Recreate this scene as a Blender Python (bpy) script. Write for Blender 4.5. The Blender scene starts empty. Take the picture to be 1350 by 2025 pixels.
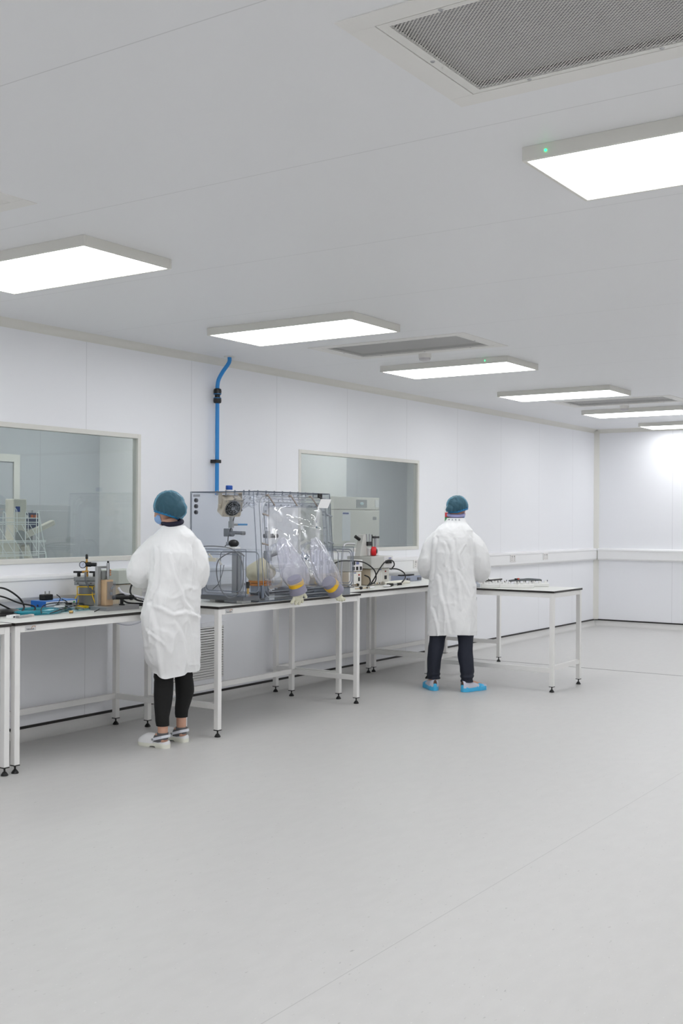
import bpy, bmesh, math, random
import numpy as np
from mathutils import Vector, Matrix, Quaternion, noise
random.seed(7)
PI = math.pi
S = bpy.context.scene
C = S.collection

# ---------------------------------------------------------------- camera, world, exposure
cam = bpy.data.cameras.new('camera'); camo = bpy.data.objects.new('camera', cam); C.objects.link(camo)
YAW, PITCH, ROLL = 0.594789, -0.000955, 0.0056282
f_ = Vector((-math.sin(YAW)*math.cos(PITCH), math.cos(YAW)*math.cos(PITCH), math.sin(PITCH)))
r_ = Vector((math.cos(YAW), math.sin(YAW), 0)); u_ = r_.cross(f_)
r2 = math.cos(ROLL)*r_ + math.sin(ROLL)*u_; u2 = -math.sin(ROLL)*r_ + math.cos(ROLL)*u_
m = Matrix((r2, u2, -f_)).transposed().to_4x4(); m.translation = (0, 0, 1.5)
camo.matrix_world = m
cam.sensor_fit = 'HORIZONTAL'; cam.sensor_width = 36; cam.lens = 2208.01/1350*36
cam.shift_y = 17.6/1350 ; cam.clip_end = 100; cam.clip_start = 0.05
S.camera = camo
S.view_settings.view_transform = 'Standard'; S.view_settings.look = 'None'
S.view_settings.gamma = 1; S.view_settings.use_curve_mapping = False
S.view_settings.exposure = 0.0
w = bpy.data.worlds.new('world'); S.world = w; w.use_nodes = True
w.node_tree.nodes['Background'].inputs[0].default_value = (.5, .53, .57, 1)
w.node_tree.nodes['Background'].inputs[1].default_value = 0.3
LIGHT = 7.1            # strength of the ceiling panels in the clean room
LIGHT_BACK = 11.0       # strength of the panels in the rooms behind the windows
S.cycles.max_bounces = 14; S.cycles.diffuse_bounces = 8; S.cycles.glossy_bounces = 4
S.cycles.transparent_max_bounces = 24; S.cycles.transmission_bounces = 6
S.cycles.caustics_reflective = False; S.cycles.caustics_refractive = False
S.cycles.use_denoising = True; S.cycles.sample_clamp_indirect = 6

# ---------------------------------------------------------------- materials
def lin(c):
    return tuple((x/12.92 if x <= .04045 else ((x+.055)/1.055)**2.4) for x in c)
MATS = {}
def mat(name, rgb, rough=.5, metal=0., spec=.5, bump=0., bscale=60., var=0., emit=None, estr=0., coat=0., sheen=0.):
    if name in MATS: return MATS[name]
    m = bpy.data.materials.new(name); m.use_nodes = True; nt = m.node_tree
    b = nt.nodes['Principled BSDF']; L = lin(rgb)
    b.inputs['Base Color'].default_value = (*L, 1); b.inputs['Roughness'].default_value = rough
    b.inputs['Metallic'].default_value = metal; b.inputs['Specular IOR Level'].default_value = spec
    b.inputs['Coat Weight'].default_value = coat; b.inputs['Sheen Weight'].default_value = sheen
    tc = nt.nodes.new('ShaderNodeTexCoord')
    if var or bump:
        n = nt.nodes.new('ShaderNodeTexNoise'); n.inputs['Scale'].default_value = bscale; n.inputs['Detail'].default_value = 5
        nt.links.new(tc.outputs['Object'], n.inputs['Vector'])
        if var:
            mx = nt.nodes.new('ShaderNodeMix'); mx.data_type = 'RGBA'
            mx.inputs[6].default_value = (*[max(0, x*(1-var)) for x in L], 1)
            mx.inputs[7].default_value = (*[min(1, x*(1+var)) for x in L], 1)
            nt.links.new(n.outputs['Fac'], mx.inputs[0]); nt.links.new(mx.outputs[2], b.inputs['Base Color'])
        if bump:
            bp = nt.nodes.new('ShaderNodeBump'); bp.inputs['Strength'].default_value = bump; bp.inputs['Distance'].default_value = .002
            nt.links.new(n.outputs['Fac'], bp.inputs['Height']); nt.links.new(bp.outputs['Normal'], b.inputs['Normal'])
    if emit:
        b.inputs['Emission Color'].default_value = (*lin(emit), 1); b.inputs['Emission Strength'].default_value = estr
    MATS[name] = m; return m
def clear(name, tint, refl=1.0, rough=.02, ior=1.5, body=0., bodycol=(.8, .82, .88), wav=0., wscale=8., trl=.5):
    """thin clear sheet: tinted see-through + real reflection, optionally a milky share"""
    if name in MATS: return MATS[name]
    m = bpy.data.materials.new(name); m.use_nodes = True; nt = m.node_tree; N = nt.nodes; K = nt.links
    N.remove(N['Principled BSDF']); out = N['Material Output']
    tr = N.new('ShaderNodeBsdfTransparent'); tr.inputs[0].default_value = (*lin(tint), 1)
    gl = N.new('ShaderNodeBsdfGlossy'); gl.inputs['Roughness'].default_value = rough
    fr = N.new('ShaderNodeFresnel'); ge = N.new('ShaderNodeNewGeometry'); ic = N.new('ShaderNodeMapRange')
    ic.inputs[3].default_value = ior; ic.inputs[4].default_value = 1/ior; K.new(ge.outputs['Backfacing'], ic.inputs[0]); K.new(ic.outputs[0], fr.inputs[0])
    mu = N.new('ShaderNodeMath'); mu.operation = 'MULTIPLY'; mu.inputs[1].default_value = refl; mu.use_clamp = True
    mx = N.new('ShaderNodeMixShader'); K.new(fr.outputs[0], mu.inputs[0]); K.new(mu.outputs[0], mx.inputs[0])
    K.new(gl.outputs[0], mx.inputs[2])
    if body:
        df = N.new('ShaderNodeBsdfDiffuse'); df.inputs[0].default_value = (*lin(bodycol), 1)
        tl = N.new('ShaderNodeBsdfTranslucent'); tl.inputs[0].default_value = (*lin(bodycol), 1)
        m2 = N.new('ShaderNodeMixShader'); m2.inputs[0].default_value = trl; K.new(df.outputs[0], m2.inputs[1]); K.new(tl.outputs[0], m2.inputs[2])
        m1 = N.new('ShaderNodeMixShader'); m1.inputs[0].default_value = body
        K.new(tr.outputs[0], m1.inputs[1]); K.new(m2.outputs[0], m1.inputs[2]); K.new(m1.outputs[0], mx.inputs[1])
    else: K.new(tr.outputs[0], mx.inputs[1])
    if wav:
        tc = N.new('ShaderNodeTexCoord'); n = N.new('ShaderNodeTexNoise'); n.inputs['Scale'].default_value = wscale; n.inputs['Detail'].default_value = 2
        bp = N.new('ShaderNodeBump'); bp.inputs['Strength'].default_value = 1; bp.inputs['Distance'].default_value = wav
        K.new(tc.outputs['Object'], n.inputs['Vector']); K.new(n.outputs['Fac'], bp.inputs['Height'])
        K.new(bp.outputs['Normal'], gl.inputs['Normal']); K.new(bp.outputs['Normal'], fr.inputs['Normal'])
    K.new(mx.outputs[0], out.inputs[0]); MATS[name] = m; return m

def joint_mat(name, rgb, axis, step, width=.004, dark=.72, rough=.45, offs=0., spec=.4):
    """painted panels with fine joints every `step` metres along one axis"""
    m = mat(name, rgb, rough, spec=spec); nt = m.node_tree; N = nt.nodes; K = nt.links; b = N['Principled BSDF']
    g = N.new('ShaderNodeNewGeometry'); sp = N.new('ShaderNodeSeparateXYZ'); K.new(g.outputs['Position'], sp.inputs[0])
    a = N.new('ShaderNodeMath'); a.operation = 'ADD'; a.inputs[1].default_value = offs + step/2 + 100*step; K.new(sp.outputs[axis], a.inputs[0])
    q = N.new('ShaderNodeMath'); q.operation = 'MODULO'; q.inputs[1].default_value = step; K.new(a.outputs[0], q.inputs[0])
    s = N.new('ShaderNodeMath'); s.operation = 'SUBTRACT'; s.inputs[1].default_value = step/2; K.new(q.outputs[0], s.inputs[0])
    ab = N.new('ShaderNodeMath'); ab.operation = 'ABSOLUTE'; K.new(s.outputs[0], ab.inputs[0])
    lt = N.new('ShaderNodeMath'); lt.operation = 'LESS_THAN'; lt.inputs[1].default_value = width/2; K.new(ab.outputs[0], lt.inputs[0])
    mx = N.new('ShaderNodeMix'); mx.data_type = 'RGBA'; L = lin(rgb)
    mx.inputs[6].default_value = (*L, 1); mx.inputs[7].default_value = (*[x*dark for x in L], 1)
    K.new(lt.outputs[0], mx.inputs[0]); K.new(mx.outputs[2], b.inputs['Base Color']); return m

def floor_mat():
    m = mat('speckled_vinyl', (.8, .795, .785), .38, spec=.45); nt = m.node_tree; N = nt.nodes; K = nt.links; b = N['Principled BSDF']
    g = N.new('ShaderNodeNewGeometry'); mp = N.new('ShaderNodeMapping'); mp.inputs['Scale'].default_value = (1, .38, 1)
    K.new(g.outputs['Position'], mp.inputs[0])
    base = lin((.792, .786, .776)); prev = None
    def node_mix(fac, a, bcol):
        mx = N.new('ShaderNodeMix'); mx.data_type = 'RGBA'; K.new(fac, mx.inputs[0])
        if isinstance(a, tuple): mx.inputs[6].default_value = (*a, 1)
        else: K.new(a, mx.inputs[6])
        mx.inputs[7].default_value = (*bcol, 1); return mx.outputs[2]
    def ramp(src, lo, hi):
        r = N.new('ShaderNodeMapRange'); r.inputs[1].default_value = lo; r.inputs[2].default_value = hi; K.new(src, r.inputs[0]); return r.outputs[0]
    n1 = N.new('ShaderNodeTexNoise'); n1.inputs['Scale'].default_value = 75; n1.inputs['Detail'].default_value = 3; K.new(mp.outputs[0], n1.inputs['Vector'])
    n2 = N.new('ShaderNodeTexNoise'); n2.inputs['Scale'].default_value = 120; n2.inputs['Detail'].default_value = 2
    mp2 = N.new('ShaderNodeMapping'); mp2.inputs['Scale'].default_value = (1, .38, 1); mp2.inputs['Location'].default_value = (7, 3, 0)
    K.new(g.outputs['Position'], mp2.inputs[0]); K.new(mp2.outputs[0], n2.inputs['Vector'])
    n3 = N.new('ShaderNodeTexNoise'); n3.inputs['Scale'].default_value = 18; n3.inputs['Detail'].default_value = 4; K.new(mp.outputs[0], n3.inputs['Vector'])
    c = node_mix(ramp(n3.outputs['Fac'], .35, .65), tuple(x*.985 for x in base), tuple(min(1, x*1.015) for x in base))
    c = node_mix(ramp(n1.outputs['Fac'], .68, .75), c, tuple(x*.72 for x in base))
    c = node_mix(ramp(n2.outputs['Fac'], .69, .76), c, tuple(min(1, x*1.16) for x in base))
    # welded seams: one running down the room, one across it
    sp = N.new('ShaderNodeSeparateXYZ'); K.new(g.outputs['Position'], sp.inputs[0])
    def seam(ax, pos, w, col, c):
        s = N.new('ShaderNodeMath'); s.operation = 'SUBTRACT'; s.inputs[1].default_value = pos; K.new(sp.outputs[ax], s.inputs[0])
        ab = N.new('ShaderNodeMath'); ab.operation = 'ABSOLUTE'; K.new(s.outputs[0], ab.inputs[0])
        lt = N.new('ShaderNodeMath'); lt.operation = 'LESS_THAN'; lt.inputs[1].default_value = w/2; K.new(ab.outputs[0], lt.inputs[0])
        return node_mix(lt.outputs[0], c, col)
    c = seam(0, -2.05, .004, tuple(x*.8 for x in base), c)
    K.new(c, b.inputs['Base Color'])
    bp = N.new('ShaderNodeBump'); bp.inputs['Strength'].default_value = .12; bp.inputs['Distance'].default_value = .001
    K.new(n3.outputs['Fac'], bp.inputs['Height']); K.new(bp.outputs['Normal'], b.inputs['Normal'])
    return m

def perf_mat(pitch=.0125, rad=.0041):
    """perforated metal sheet: round holes are really see-through"""
    m = mat('perforated_sheet', (.80, .795, .78), .5); nt = m.node_tree; N = nt.nodes; K = nt.links; b = N['Principled BSDF']; out = N['Material Output']
    g = N.new('ShaderNodeTexCoord'); sp = N.new('ShaderNodeSeparateXYZ'); K.new(g.outputs['Object'], sp.inputs[0])
    def M(op, a, bb=None, c=None):
        n = N.new('ShaderNodeMath'); n.operation = op
        for i, v in enumerate((a, bb, c)):
            if v is None: continue
            if isinstance(v, (int, float)): n.inputs[i].default_value = v
            else: K.new(v, n.inputs[i])
        return n.outputs[0]
    def grid(ox, oy):
        x = M('SUBTRACT', M('MODULO', M('ADD', sp.outputs[0], 10*pitch*8+ox), pitch), pitch/2)
        y = M('SUBTRACT', M('MODULO', M('ADD', sp.outputs[1], 10*pitch*8+oy), pitch), pitch/2)
        return M('LESS_THAN', M('SQRT', M('ADD', M('MULTIPLY', x, x), M('MULTIPLY', y, y))), rad)
    h = M('MAXIMUM', grid(0, 0), grid(pitch/2, pitch/2))
    tr = N.new('ShaderNodeBsdfTransparent'); mx = N.new('ShaderNodeMixShader')
    K.new(h, mx.inputs[0]); K.new(b.outputs[0], mx.inputs[1]); K.new(tr.outputs[0], mx.inputs[2]); K.new(mx.outputs[0], out.inputs[0])
    return m

# ---------------------------------------------------------------- mesh builder
class MB:
    def __init__(s): s.v = []; s.f = []; s.mi = []; s.cur = 0
    def mat(s, i): s.cur = i; return s
    def add(s, vs, fs, M=None):
        o = len(s.v)
        for p in vs:
            p = Vector(p); s.v.append(tuple(M @ p) if M else tuple(p))
        for f in fs: s.f.append(tuple(i+o for i in f)); s.mi.append(s.cur)
        return s
    def box(s, x0, x1, y0, y1, z0, z1, M=None, edge=None):
        vs = [(x, y, z) for z in (z0, z1) for y in (y0, y1) for x in (x0, x1)]
        fs = [(0, 2, 3, 1), (4, 5, 7, 6), (0, 1, 5, 4), (2, 6, 7, 3), (0, 4, 6, 2), (1, 3, 7, 5)]
        s.add(vs, fs, M)
        if edge is not None:      # edge = set of face indexes that take the second material
            for k in edge: s.mi[-6+k] = 1
        return s
    def cbox(s, c, d, M=None):
        return s.box(c[0]-d[0]/2, c[0]+d[0]/2, c[1]-d[1]/2, c[1]+d[1]/2, c[2]-d[2]/2, c[2]+d[2]/2, M)
    def bar(s, p0, p1, w, h=None, up=(0, 0, 1)):
        p0 = Vector(p0); p1 = Vector(p1); d = (p1-p0); L = d.length; d.normalize(); h = h or w
        up = Vector(up)
        if abs(d.dot(up)) > .98: up = Vector((1, 0, 0))
        x = d.cross(up).normalized(); y = x.cross(d)
        M = Matrix((x, d, y)).transposed().to_4x4(); M.translation = p0
        return s.box(-w/2, w/2, 0, L, -h/2, h/2, M)
    def rings(s, rs, close=True, caps=True):
        """rs: list of rings (lists of points), all the same length"""
        n = len(rs[0]); o = len(s.v)
        for r in rs:
            for p in r: s.v.append(tuple(p))
        for i in range(len(rs)-1):
            for j in range(n if close else n-1):
                k = (j+1) % n
                s.f.append((o+i*n+j, o+i*n+k, o+(i+1)*n+k, o+(i+1)*n+j)); s.mi.append(s.cur)
        if caps:
            s.f.append(tuple(o+j for j in range(n))[::-1]); s.mi.append(s.cur)
            s.f.append(tuple(o+(len(rs)-1)*n+j for j in range(n))); s.mi.append(s.cur)
        return s
    def cyl(s, p0, p1, r0, r1=None, n=20, caps=True):
        r1 = r0 if r1 is None else r1
        p0 = Vector(p0); p1 = Vector(p1); d = (p1-p0).normalized()
        a = d.orthogonal().normalized(); b = d.cross(a)
        cs = [(math.cos(2*PI*i/n), math.sin(2*PI*i/n)) for i in range(n)]
        return s.rings([[p0+a*c*r0+b*q*r0 for c, q in cs], [p1+a*c*r1+b*q*r1 for c, q in cs]], caps=caps)
    def lathe(s, prof, M=None, n=24, caps=True):
        rs = []
        for r, z in prof:
            rs.append([(M @ Vector((r*math.cos(2*PI*i/n), r*math.sin(2*PI*i/n), z))) if M else Vector((r*math.cos(2*PI*i/n), r*math.sin(2*PI*i/n), z)) for i in range(n)])
        return s.rings(rs, caps=caps)
    def tube(s, pts, r, n=10, caps=True, closed=False):
        P = [Vector(p) for p in pts]; rs = []
        nr = None
        for i, p in enumerate(P):
            if closed: t = (P[(i+1) % len(P)]-P[i-1]).normalized()
            else: t = (P[min(i+1, len(P)-1)]-P[max(i-1, 0)]).normalized()
            if nr is None: nr = t.orthogonal().normalized()
            else:
                nr = nr - t*nr.dot(t)
                nr = nr.normalized() if nr.length > 1e-6 else t.orthogonal().normalized()
            b = t.cross(nr); ri = r[i] if isinstance(r, (list, tuple)) else r
            rs.append([p+nr*math.cos(2*PI*k/n)*ri+b*math.sin(2*PI*k/n)*ri for k in range(n)])
        if closed: rs.append(rs[0])
        return s.rings(rs, caps=caps and not closed)
    def ell(s, c, r, M=None, nu=20, nv=12):
        c = Vector(c); rs = []
        o = len(s.v)
        for i in range(1, nv):
            th = PI*i/nv
            rs.append([Vector((c.x+r[0]*math.sin(th)*math.cos(2*PI*j/nu), c.y+r[1]*math.sin(th)*math.sin(2*PI*j/nu), c.z-r[2]*math.cos(th))) for j in range(nu)])
        if M: rs = [[M @ p for p in q] for q in rs]
        return s.rings(rs)
    def prism(s, poly, a0, a1, axis='z', M=None):
        def P(u, v, h):
            return {'z': (u, v, h), 'y': (u, h, v), 'x': (h, u, v)}[axis]
        n = len(poly); vs = [P(*p, a0) for p in poly]+[P(*p, a1) for p in poly]
        fs = [tuple(range(n))[::-1], tuple(range(n, 2*n))]+[(i, (i+1) % n, (i+1) % n+n, i+n) for i in range(n)]
        return s.add(vs, fs, M)
    def sheet(s, fn, nu, nv):
        o = len(s.v)
        for j in range(nv+1):
            for i in range(nu+1): s.v.append(tuple(fn(i/nu, j/nv)))
        for j in range(nv):
            for i in range(nu):
                a = o+j*(nu+1)+i; s.f.append((a, a+1, a+nu+2, a+nu+1)); s.mi.append(s.cur)
        return s

def link(name, mb, mats, parent=None, smooth=False, bevel=0., fix=True, seg=2):
    me = bpy.data.meshes.new(name); me.from_pydata(mb.v, [], mb.f); 
    if not isinstance(mats, (list, tuple)): mats = [mats]
    for mm in mats: me.materials.append(mm)
    me.polygons.foreach_set('material_index', mb.mi)
    me.update()
    if fix:
        bm = bmesh.new(); bm.from_mesh(me); bmesh.ops.recalc_face_normals(bm, faces=bm.faces); bm.to_mesh(me); bm.free()
    if smooth:
        me.polygons.foreach_set('use_smooth', [True]*len(me.polygons))
        if smooth != 'all': 
            try: me.set_sharp_from_angle(angle=math.radians(40))
            except Exception: pass
    o = bpy.data.objects.new(name, me); C.objects.link(o)
    if parent: o.parent = parent
    if bevel:
        b = o.modifiers.new('bevel', 'BEVEL'); b.width = bevel; b.segments = seg; b.limit_method = 'ANGLE'; b.angle_limit = math.radians(40)
    return o
def tag(o, label, cat, group=None):
    o['label'] = label; o['category'] = cat
    if group: o['group'] = group
    return o
def thing(name, label, cat, loc=(0, 0, 0), rz=0., group=None):
    o = bpy.data.objects.new(name, None); C.objects.link(o); o.location = loc; o.rotation_euler = (0, 0, rz); o.empty_display_size = .1
    return tag(o, label, cat, group)
def struct(o, label=None):
    o['kind'] = 'structure'
    if label: o['label'] = label
    return o
def dup(root, loc, rz=None, label=None, group=None):
    r = root.copy(); C.objects.link(r); r.location = loc
    if rz is not None: r.rotation_euler = (0, 0, rz)
    if label: r['label'] = label
    if group: r['group'] = group
    for ch in list(root.children):
        c = ch.copy(); C.objects.link(c); c.parent = r
        for g in list(ch.children):
            d = g.copy(); C.objects.link(d); d.parent = c
    return r
def baked(o):
    """apply an object's modifiers to its mesh"""
    dg = bpy.context.evaluated_depsgraph_get(); dg.update()
    me = bpy.data.meshes.new_from_object(o.evaluated_get(dg)); o.modifiers.clear()
    o.data = me; return o
def smoothpath(pts, n=8):
    """Catmull-Rom through points"""
    P = [Vector(p) for p in pts]; P = [P[0]*2-P[1]]+P+[P[-1]*2-P[-2]]; out = []
    for i in range(1, len(P)-2):
        a, b, c, d = P[i-1:i+3]
        for k in range(n):
            t = k/n; out.append(.5*((2*b)+(c-a)*t+(2*a-5*b+4*c-d)*t*t+(3*b-a-3*c+d)*t**3))
    out.append(P[-2]); return out
def text_mesh(name, s, size, mt, parent, M, depth=.0004):
    cu = bpy.data.curves.new(name, 'FONT'); cu.body = s; cu.size = size; cu.extrude = depth; cu.align_x = 'CENTER'; cu.align_y = 'CENTER'
    t = bpy.data.objects.new(name, cu); C.objects.link(t)
    dg = bpy.context.evaluated_depsgraph_get(); me = bpy.data.meshes.new_from_object(t.evaluated_get(dg))
    bpy.data.objects.remove(t); me.transform(M); me.materials.clear(); me.materials.append(mt)
    o = bpy.data.objects.new(name, me); C.objects.link(o)
    if parent: o.parent = parent
    return o
# ---------------------------------------------------------------- palette
white_wall = joint_mat('wall_panels_left', (.93, .933, .945), 1, 1.12, .005, .80)
back_wall = joint_mat('wall_panels_back', (.93, .933, .945), 0, 1.12, .005, .80, offs=.4)
ceil_m = joint_mat('ceiling_panels', (.90, .903, .91), 1, 1.12, .0045, .8)
cream = mat('cream_trim', (.86, .855, .83), .45)
room_b = mat('rear_room_wall', (.87, .875, .875), .6)
black = mat('black_plastic', (.06, .06, .06), .4)
rubber = mat('black_rubber', (.045, .045, .045), .55)
offwhite = mat('offwhite_coat', (.87, .865, .85), .35)
white = mat('white_plastic', (.9, .9, .9), .35)
steel = mat('steel', (.72, .72, .73), .28, metal=1)
alu = mat('brushed_aluminium', (.72, .72, .72), .38, metal=.9, var=.08, bscale=40)
dark = mat('dark_grey', (.2, .2, .21), .5)
glow = mat('panel_glow', (1, 1, 1), .5, emit=(.985, .992, 1), estr=LIGHT)
glow_b = mat('rear_panel_glow', (1, 1, 1), .5, emit=(1, .99, .98), estr=LIGHT_BACK)
WX, BY, H = -6.0, 15.4, 2.82
RX, NY = 6.4, -4.2

# floor, ceiling, walls
o = struct(link('floor', MB().box(WX-.02, RX, NY, BY+.02, -.08, 0), floor_mat()), 'pale grey speckled vinyl floor')
mb = MB()
gr = [(-5.02, -3.70, 2.44, 3.16), (-1.66, -.34, 2.44, 3.16), (-5.02, -3.70, 6.98, 7.66), (-1.66, -.34, 6.98, 7.66), (-5.02, -3.70, 11.56, 12.24), (-1.66, -.34, 11.56, 12.24)]
# ceiling with openings for the grilles: strips between the grille rows
xs = [WX-.1, -5.02, -3.70, -1.66, -.34, RX]; ys = [NY, 2.44, 3.16, 6.98, 7.66, 11.56, 12.24, BY+.1]
for i in range(len(xs)-1):
    for j in range(len(ys)-1):
        if i in (1, 3) and j in (1, 3, 5): continue
        mb.box(xs[i], xs[i+1], ys[j], ys[j+1], H, H+.05)
struct(link('ceiling', mb, ceil_m), 'grey-white panel ceiling')
W1 = (3.98, 6.12, 1.22, 2.108); W2 = (8.198, 10.308, 1.22, 2.108)     # glass areas of the two windows
def wall_with_holes(x0, x1, y0, y1, holes):
    mb = MB(); y = y0
    for a, b, c, d in holes:
        mb.box(x0, x1, y, a, -.05, H+.05); mb.box(x0, x1, a, b, -.05, c); mb.box(x0, x1, a, b, d, H+.05); y = b
    return mb.box(x0, x1, y, y1, -.05, H+.05)
struct(link('wall_left', wall_with_holes(WX-.05, WX, NY, BY, [W1, W2]), white_wall), 'white panelled wall with two windows')
struct(link('wall_back', MB().box(WX-.1, RX, BY, BY+.1, -.05, H+.05), back_wall), 'white panelled end wall')
struct(link('wall_right', MB().box(RX, RX+.1, NY, BY+.1, -.05, H+.05), back_wall))
struct(link('wall_front', MB().box(WX-.1, RX+.1, NY-.1, NY, -.05, H+.05), back_wall))

# coved trims
def cove(r=.055, n=8):
    return [(0, 0)]+[(r-r*math.sin(t), -r+r*math.cos(t)) for t in [PI/2*i/n for i in range(n+1)]][::-1]
def cove_poly(r=.055, n=8):
    # wall at u=0, ceiling at v=0; concave quarter
    pts = [(0, 0), (0, -r)]
    for i in range(1, n): 
        t = PI/2*i/n; pts.append((r-r*math.cos(t), -r+r*math.sin(t)))
    return pts+[(r, 0)]
p = [(WX+u, H+v) for u, v in cove_poly()]
struct(link('trim_1', MB().prism(p, NY, BY, 'y'), cream, smooth=True), 'cream coved strip between window wall and ceiling')
p = [(BY-u, H+v) for u, v in cove_poly()]
struct(link('trim_2', MB().prism(p, WX, RX, 'x'), cream, smooth=True))
struct(link('trim_3', MB().prism([(WX, BY), (WX+.06, BY), (WX+.045, BY-.02), (WX+.02, BY-.045), (WX, BY-.06)], .09, H-.02, 'z'), cream, smooth=True), 'cream strip in the far corner')
# coved vinyl skirting with dark capping strip
cap = mat('dark_capping', (.13, .115, .11), .45)
def skirt(n=6, r=.07): return [(0, 0)]+[(r*(1-math.sin(PI/2*i/n)), r*(1-math.cos(PI/2*i/n))) for i in range(n+1)]
vin = mat('skirting_vinyl', (.80, .795, .785), .45, var=.03, bscale=150)
def skirt_poly(r=.07, n=6):
    pts = [(0, 0), (r, .001)]
    for i in range(1, n): t = PI/2*i/n; pts.append((r-r*math.sin(t)+.003, r-r*math.cos(t)+.001))
    return pts+[(.003, r+.006), (0, r+.006)]
b = struct(link('baseboard_left', MB().prism([(WX+u, v) for u, v in skirt_poly()], NY, BY, 'y'), vin, smooth=True), 'grey coved vinyl skirting under the window wall')
struct(link('capping_strip', MB().box(WX, WX+.008, NY, BY-.008, .076, .094), cap, b), 'dark capping strip')
b = struct(link('baseboard_back', MB().prism([(BY-u, v) for u, v in skirt_poly()], WX, RX, 'x'), vin, smooth=True), 'grey coved vinyl skirting of the end wall')
struct(link('capping_strip', MB().box(WX, RX, BY-.008, BY, .076, .094), cap, b), 'dark capping strip')
# dark expansion strip across the floor
struct(link('trim_4', MB().box(WX+.08, RX, 10.845, 10.857, -.001, .0015), mat('floor_strip', (.5, .48, .475), .5)), 'thin dark strip across the floor')

# dado trunking
def trunk_poly():
    return [(0, .945), (.035, .945), (.052, .965), (.052, 1.075), (.06, 1.082), (.06, 1.100), (.045, 1.112), (0, 1.115)]
tr = mat('trunking_white', (.93, .93, .93), .32)
t1 = link('cable_trunking', MB().prism([(WX+u, v) for u, v in trunk_poly()], -1.0, BY-.06, 'y'), tr, smooth=True); struct(t1, 'white trunking along the window wall')
t2 = link('cable_trunking', MB().prism([(BY-u, v) for u, v in trunk_poly()], WX+.06, RX, 'x'), tr, smooth=True); struct(t2, 'white trunking along the end wall')
sw = mat('socket_white', (.88, .87, .86), .4)
sg = mat('socket_grey', (.66, .655, .65), .5)
def socket(y, label):
    t = thing('wall_socket', label, 'socket', (WX+.0525, y, 1.038), group='twin sockets on the trunking')
    link('face_plate', MB().box(0, .008, -.073, .073, -.043, .043), sw, t, bevel=.002)
    for s in (-1, 1):
        link('switch_rocker', MB().box(.008, .011, s*.03-.008, s*.03+.008, .012, .032), sg, t)
        k = MB(); k.box(.008, .0086, s*.035-.003, s*.035+.003, -.008, .004); k.box(.008, .0086, s*.035-.011, s*.035-.005, -.026, -.02); k.box(.008, .0086, s*.035+.005, s*.035+.011, -.026, -.02)
        link('pin_slots', k, dark, t)
socket(10.21, 'twin wall socket on the trunking just left of the man, right of the microscope')
socket(12.55, 'twin wall socket on the trunking right of the man, nearer of the two there')
socket(13.53, 'twin wall socket on the trunking right of the man, the one nearer the far corner')

# windows
wg = clear('window_glass', (.945, .957, .957), 1.3, 0.0, 1.5)
def window(n, W, label):
    a, b, c, d = W; e = .03
    fm = MB(); z0, z1 = c-e, d+e; y0, y1 = a-e, b+e; X0, X1 = WX-.05, WX+.006
    fm.box(X0, X1, y0, a+.004, z0, z1); fm.box(X0, X1, b-.004, y1, z0, z1); fm.box(X0, X1, a+.004, b-.004, z0, c+.004); fm.box(X0, X1, a+.004, b-.004, d-.004, z1)
    w_ = struct(link(f'window_{n}', fm, cream, bevel=.002), label)
    struct(link('pane', MB().box(WX-.016, WX-.010, a, b, c, d), wg, w_))
    struct(link('pane', MB().box(WX-.044, WX-.038, a, b, c, d), clear('window_glass_rear', (.97, .98, .98), .3, 0.0, 1.5), w_))
window(1, W1, 'large window on the left with a cream frame')
window(2, W2, 'window behind the glovebox with a cream frame')

# ceiling luminaires
def luminaire():
    t = thing('ceiling_light', 'ceiling light panel', 'ceiling light', (0, 0, H))
    f = MB(); L, D, e, h = .60, .297, .014, .05
    f.box(-L, L, -D, -D+e, -h, 0); f.box(-L, L, D-e, D, -h, 0); f.box(-L, -L+e, -D+e, D-e, -h, 0); f.box(L-e, L, -D+e, D-e, -h, 0)
    link('housing', f, cream, t, bevel=.0015)
    link('diffuser', MB().box(-L+e, L-e, -D+e, D-e, -h+.003, -.01), glow, t)
    return t
rows = [-2.85, -.58, 1.67, 3.92, 6.17, 8.42, 10.68, 12.94, 15.0-.0]
lab = {(0, 3): 'rectangular ceiling light at the left edge, above the left window',
       (0, 4): 'rectangular ceiling light in front of the blue pipe, above the glovebox',
       (0, 5): 'rectangular ceiling light just beyond the ceiling vent, with a green indicator, above the middle window',
       (0, 6): 'rectangular ceiling light above the man, between two vents of the window row',
       (0, 7): 'thin-looking ceiling light beyond the far vent, second last before the end wall',
       (0, 8): 'ceiling light nearest the end wall, smallest in the photo',
       (1, 3): 'largest ceiling light, upper right, with a green indicator on its side'}
first = luminaire(); n = 0
cols = [-4.505, -1.09, 2.33, 5.0]
for ci, cx in enumerate(cols):
    for ri, cy in enumerate(rows):
        if ri == 8: cy = 14.93
        if ci > 1 and ri > 6: continue
        lb = lab.get((ci, ri), 'rectangular ceiling light outside the view')
        if n == 0: L_ = first; L_.location = (cx, cy, H); L_['label'] = lb
        else: L_ = dup(first, (cx, cy, H), None, lb)
        L_['group'] = 'ceiling light panels'; n += 1
        if (ci, ri) in ((1, 3), (0, 5)):
            x = -.51 if ci == 1 else .40
            link('indicator_lamp', MB().lathe([(.004, 0), (.004, .003), (.002, .004)], Matrix.Translation((x, -.297, -.026)) @ Matrix.Rotation(PI/2, 4, 'X'), 12),
                 mat('green_led', (.1, .9, .4), .3, emit=(.1, 1, .45), estr=6), L_)['label'] = 'small green lamp'

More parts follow.
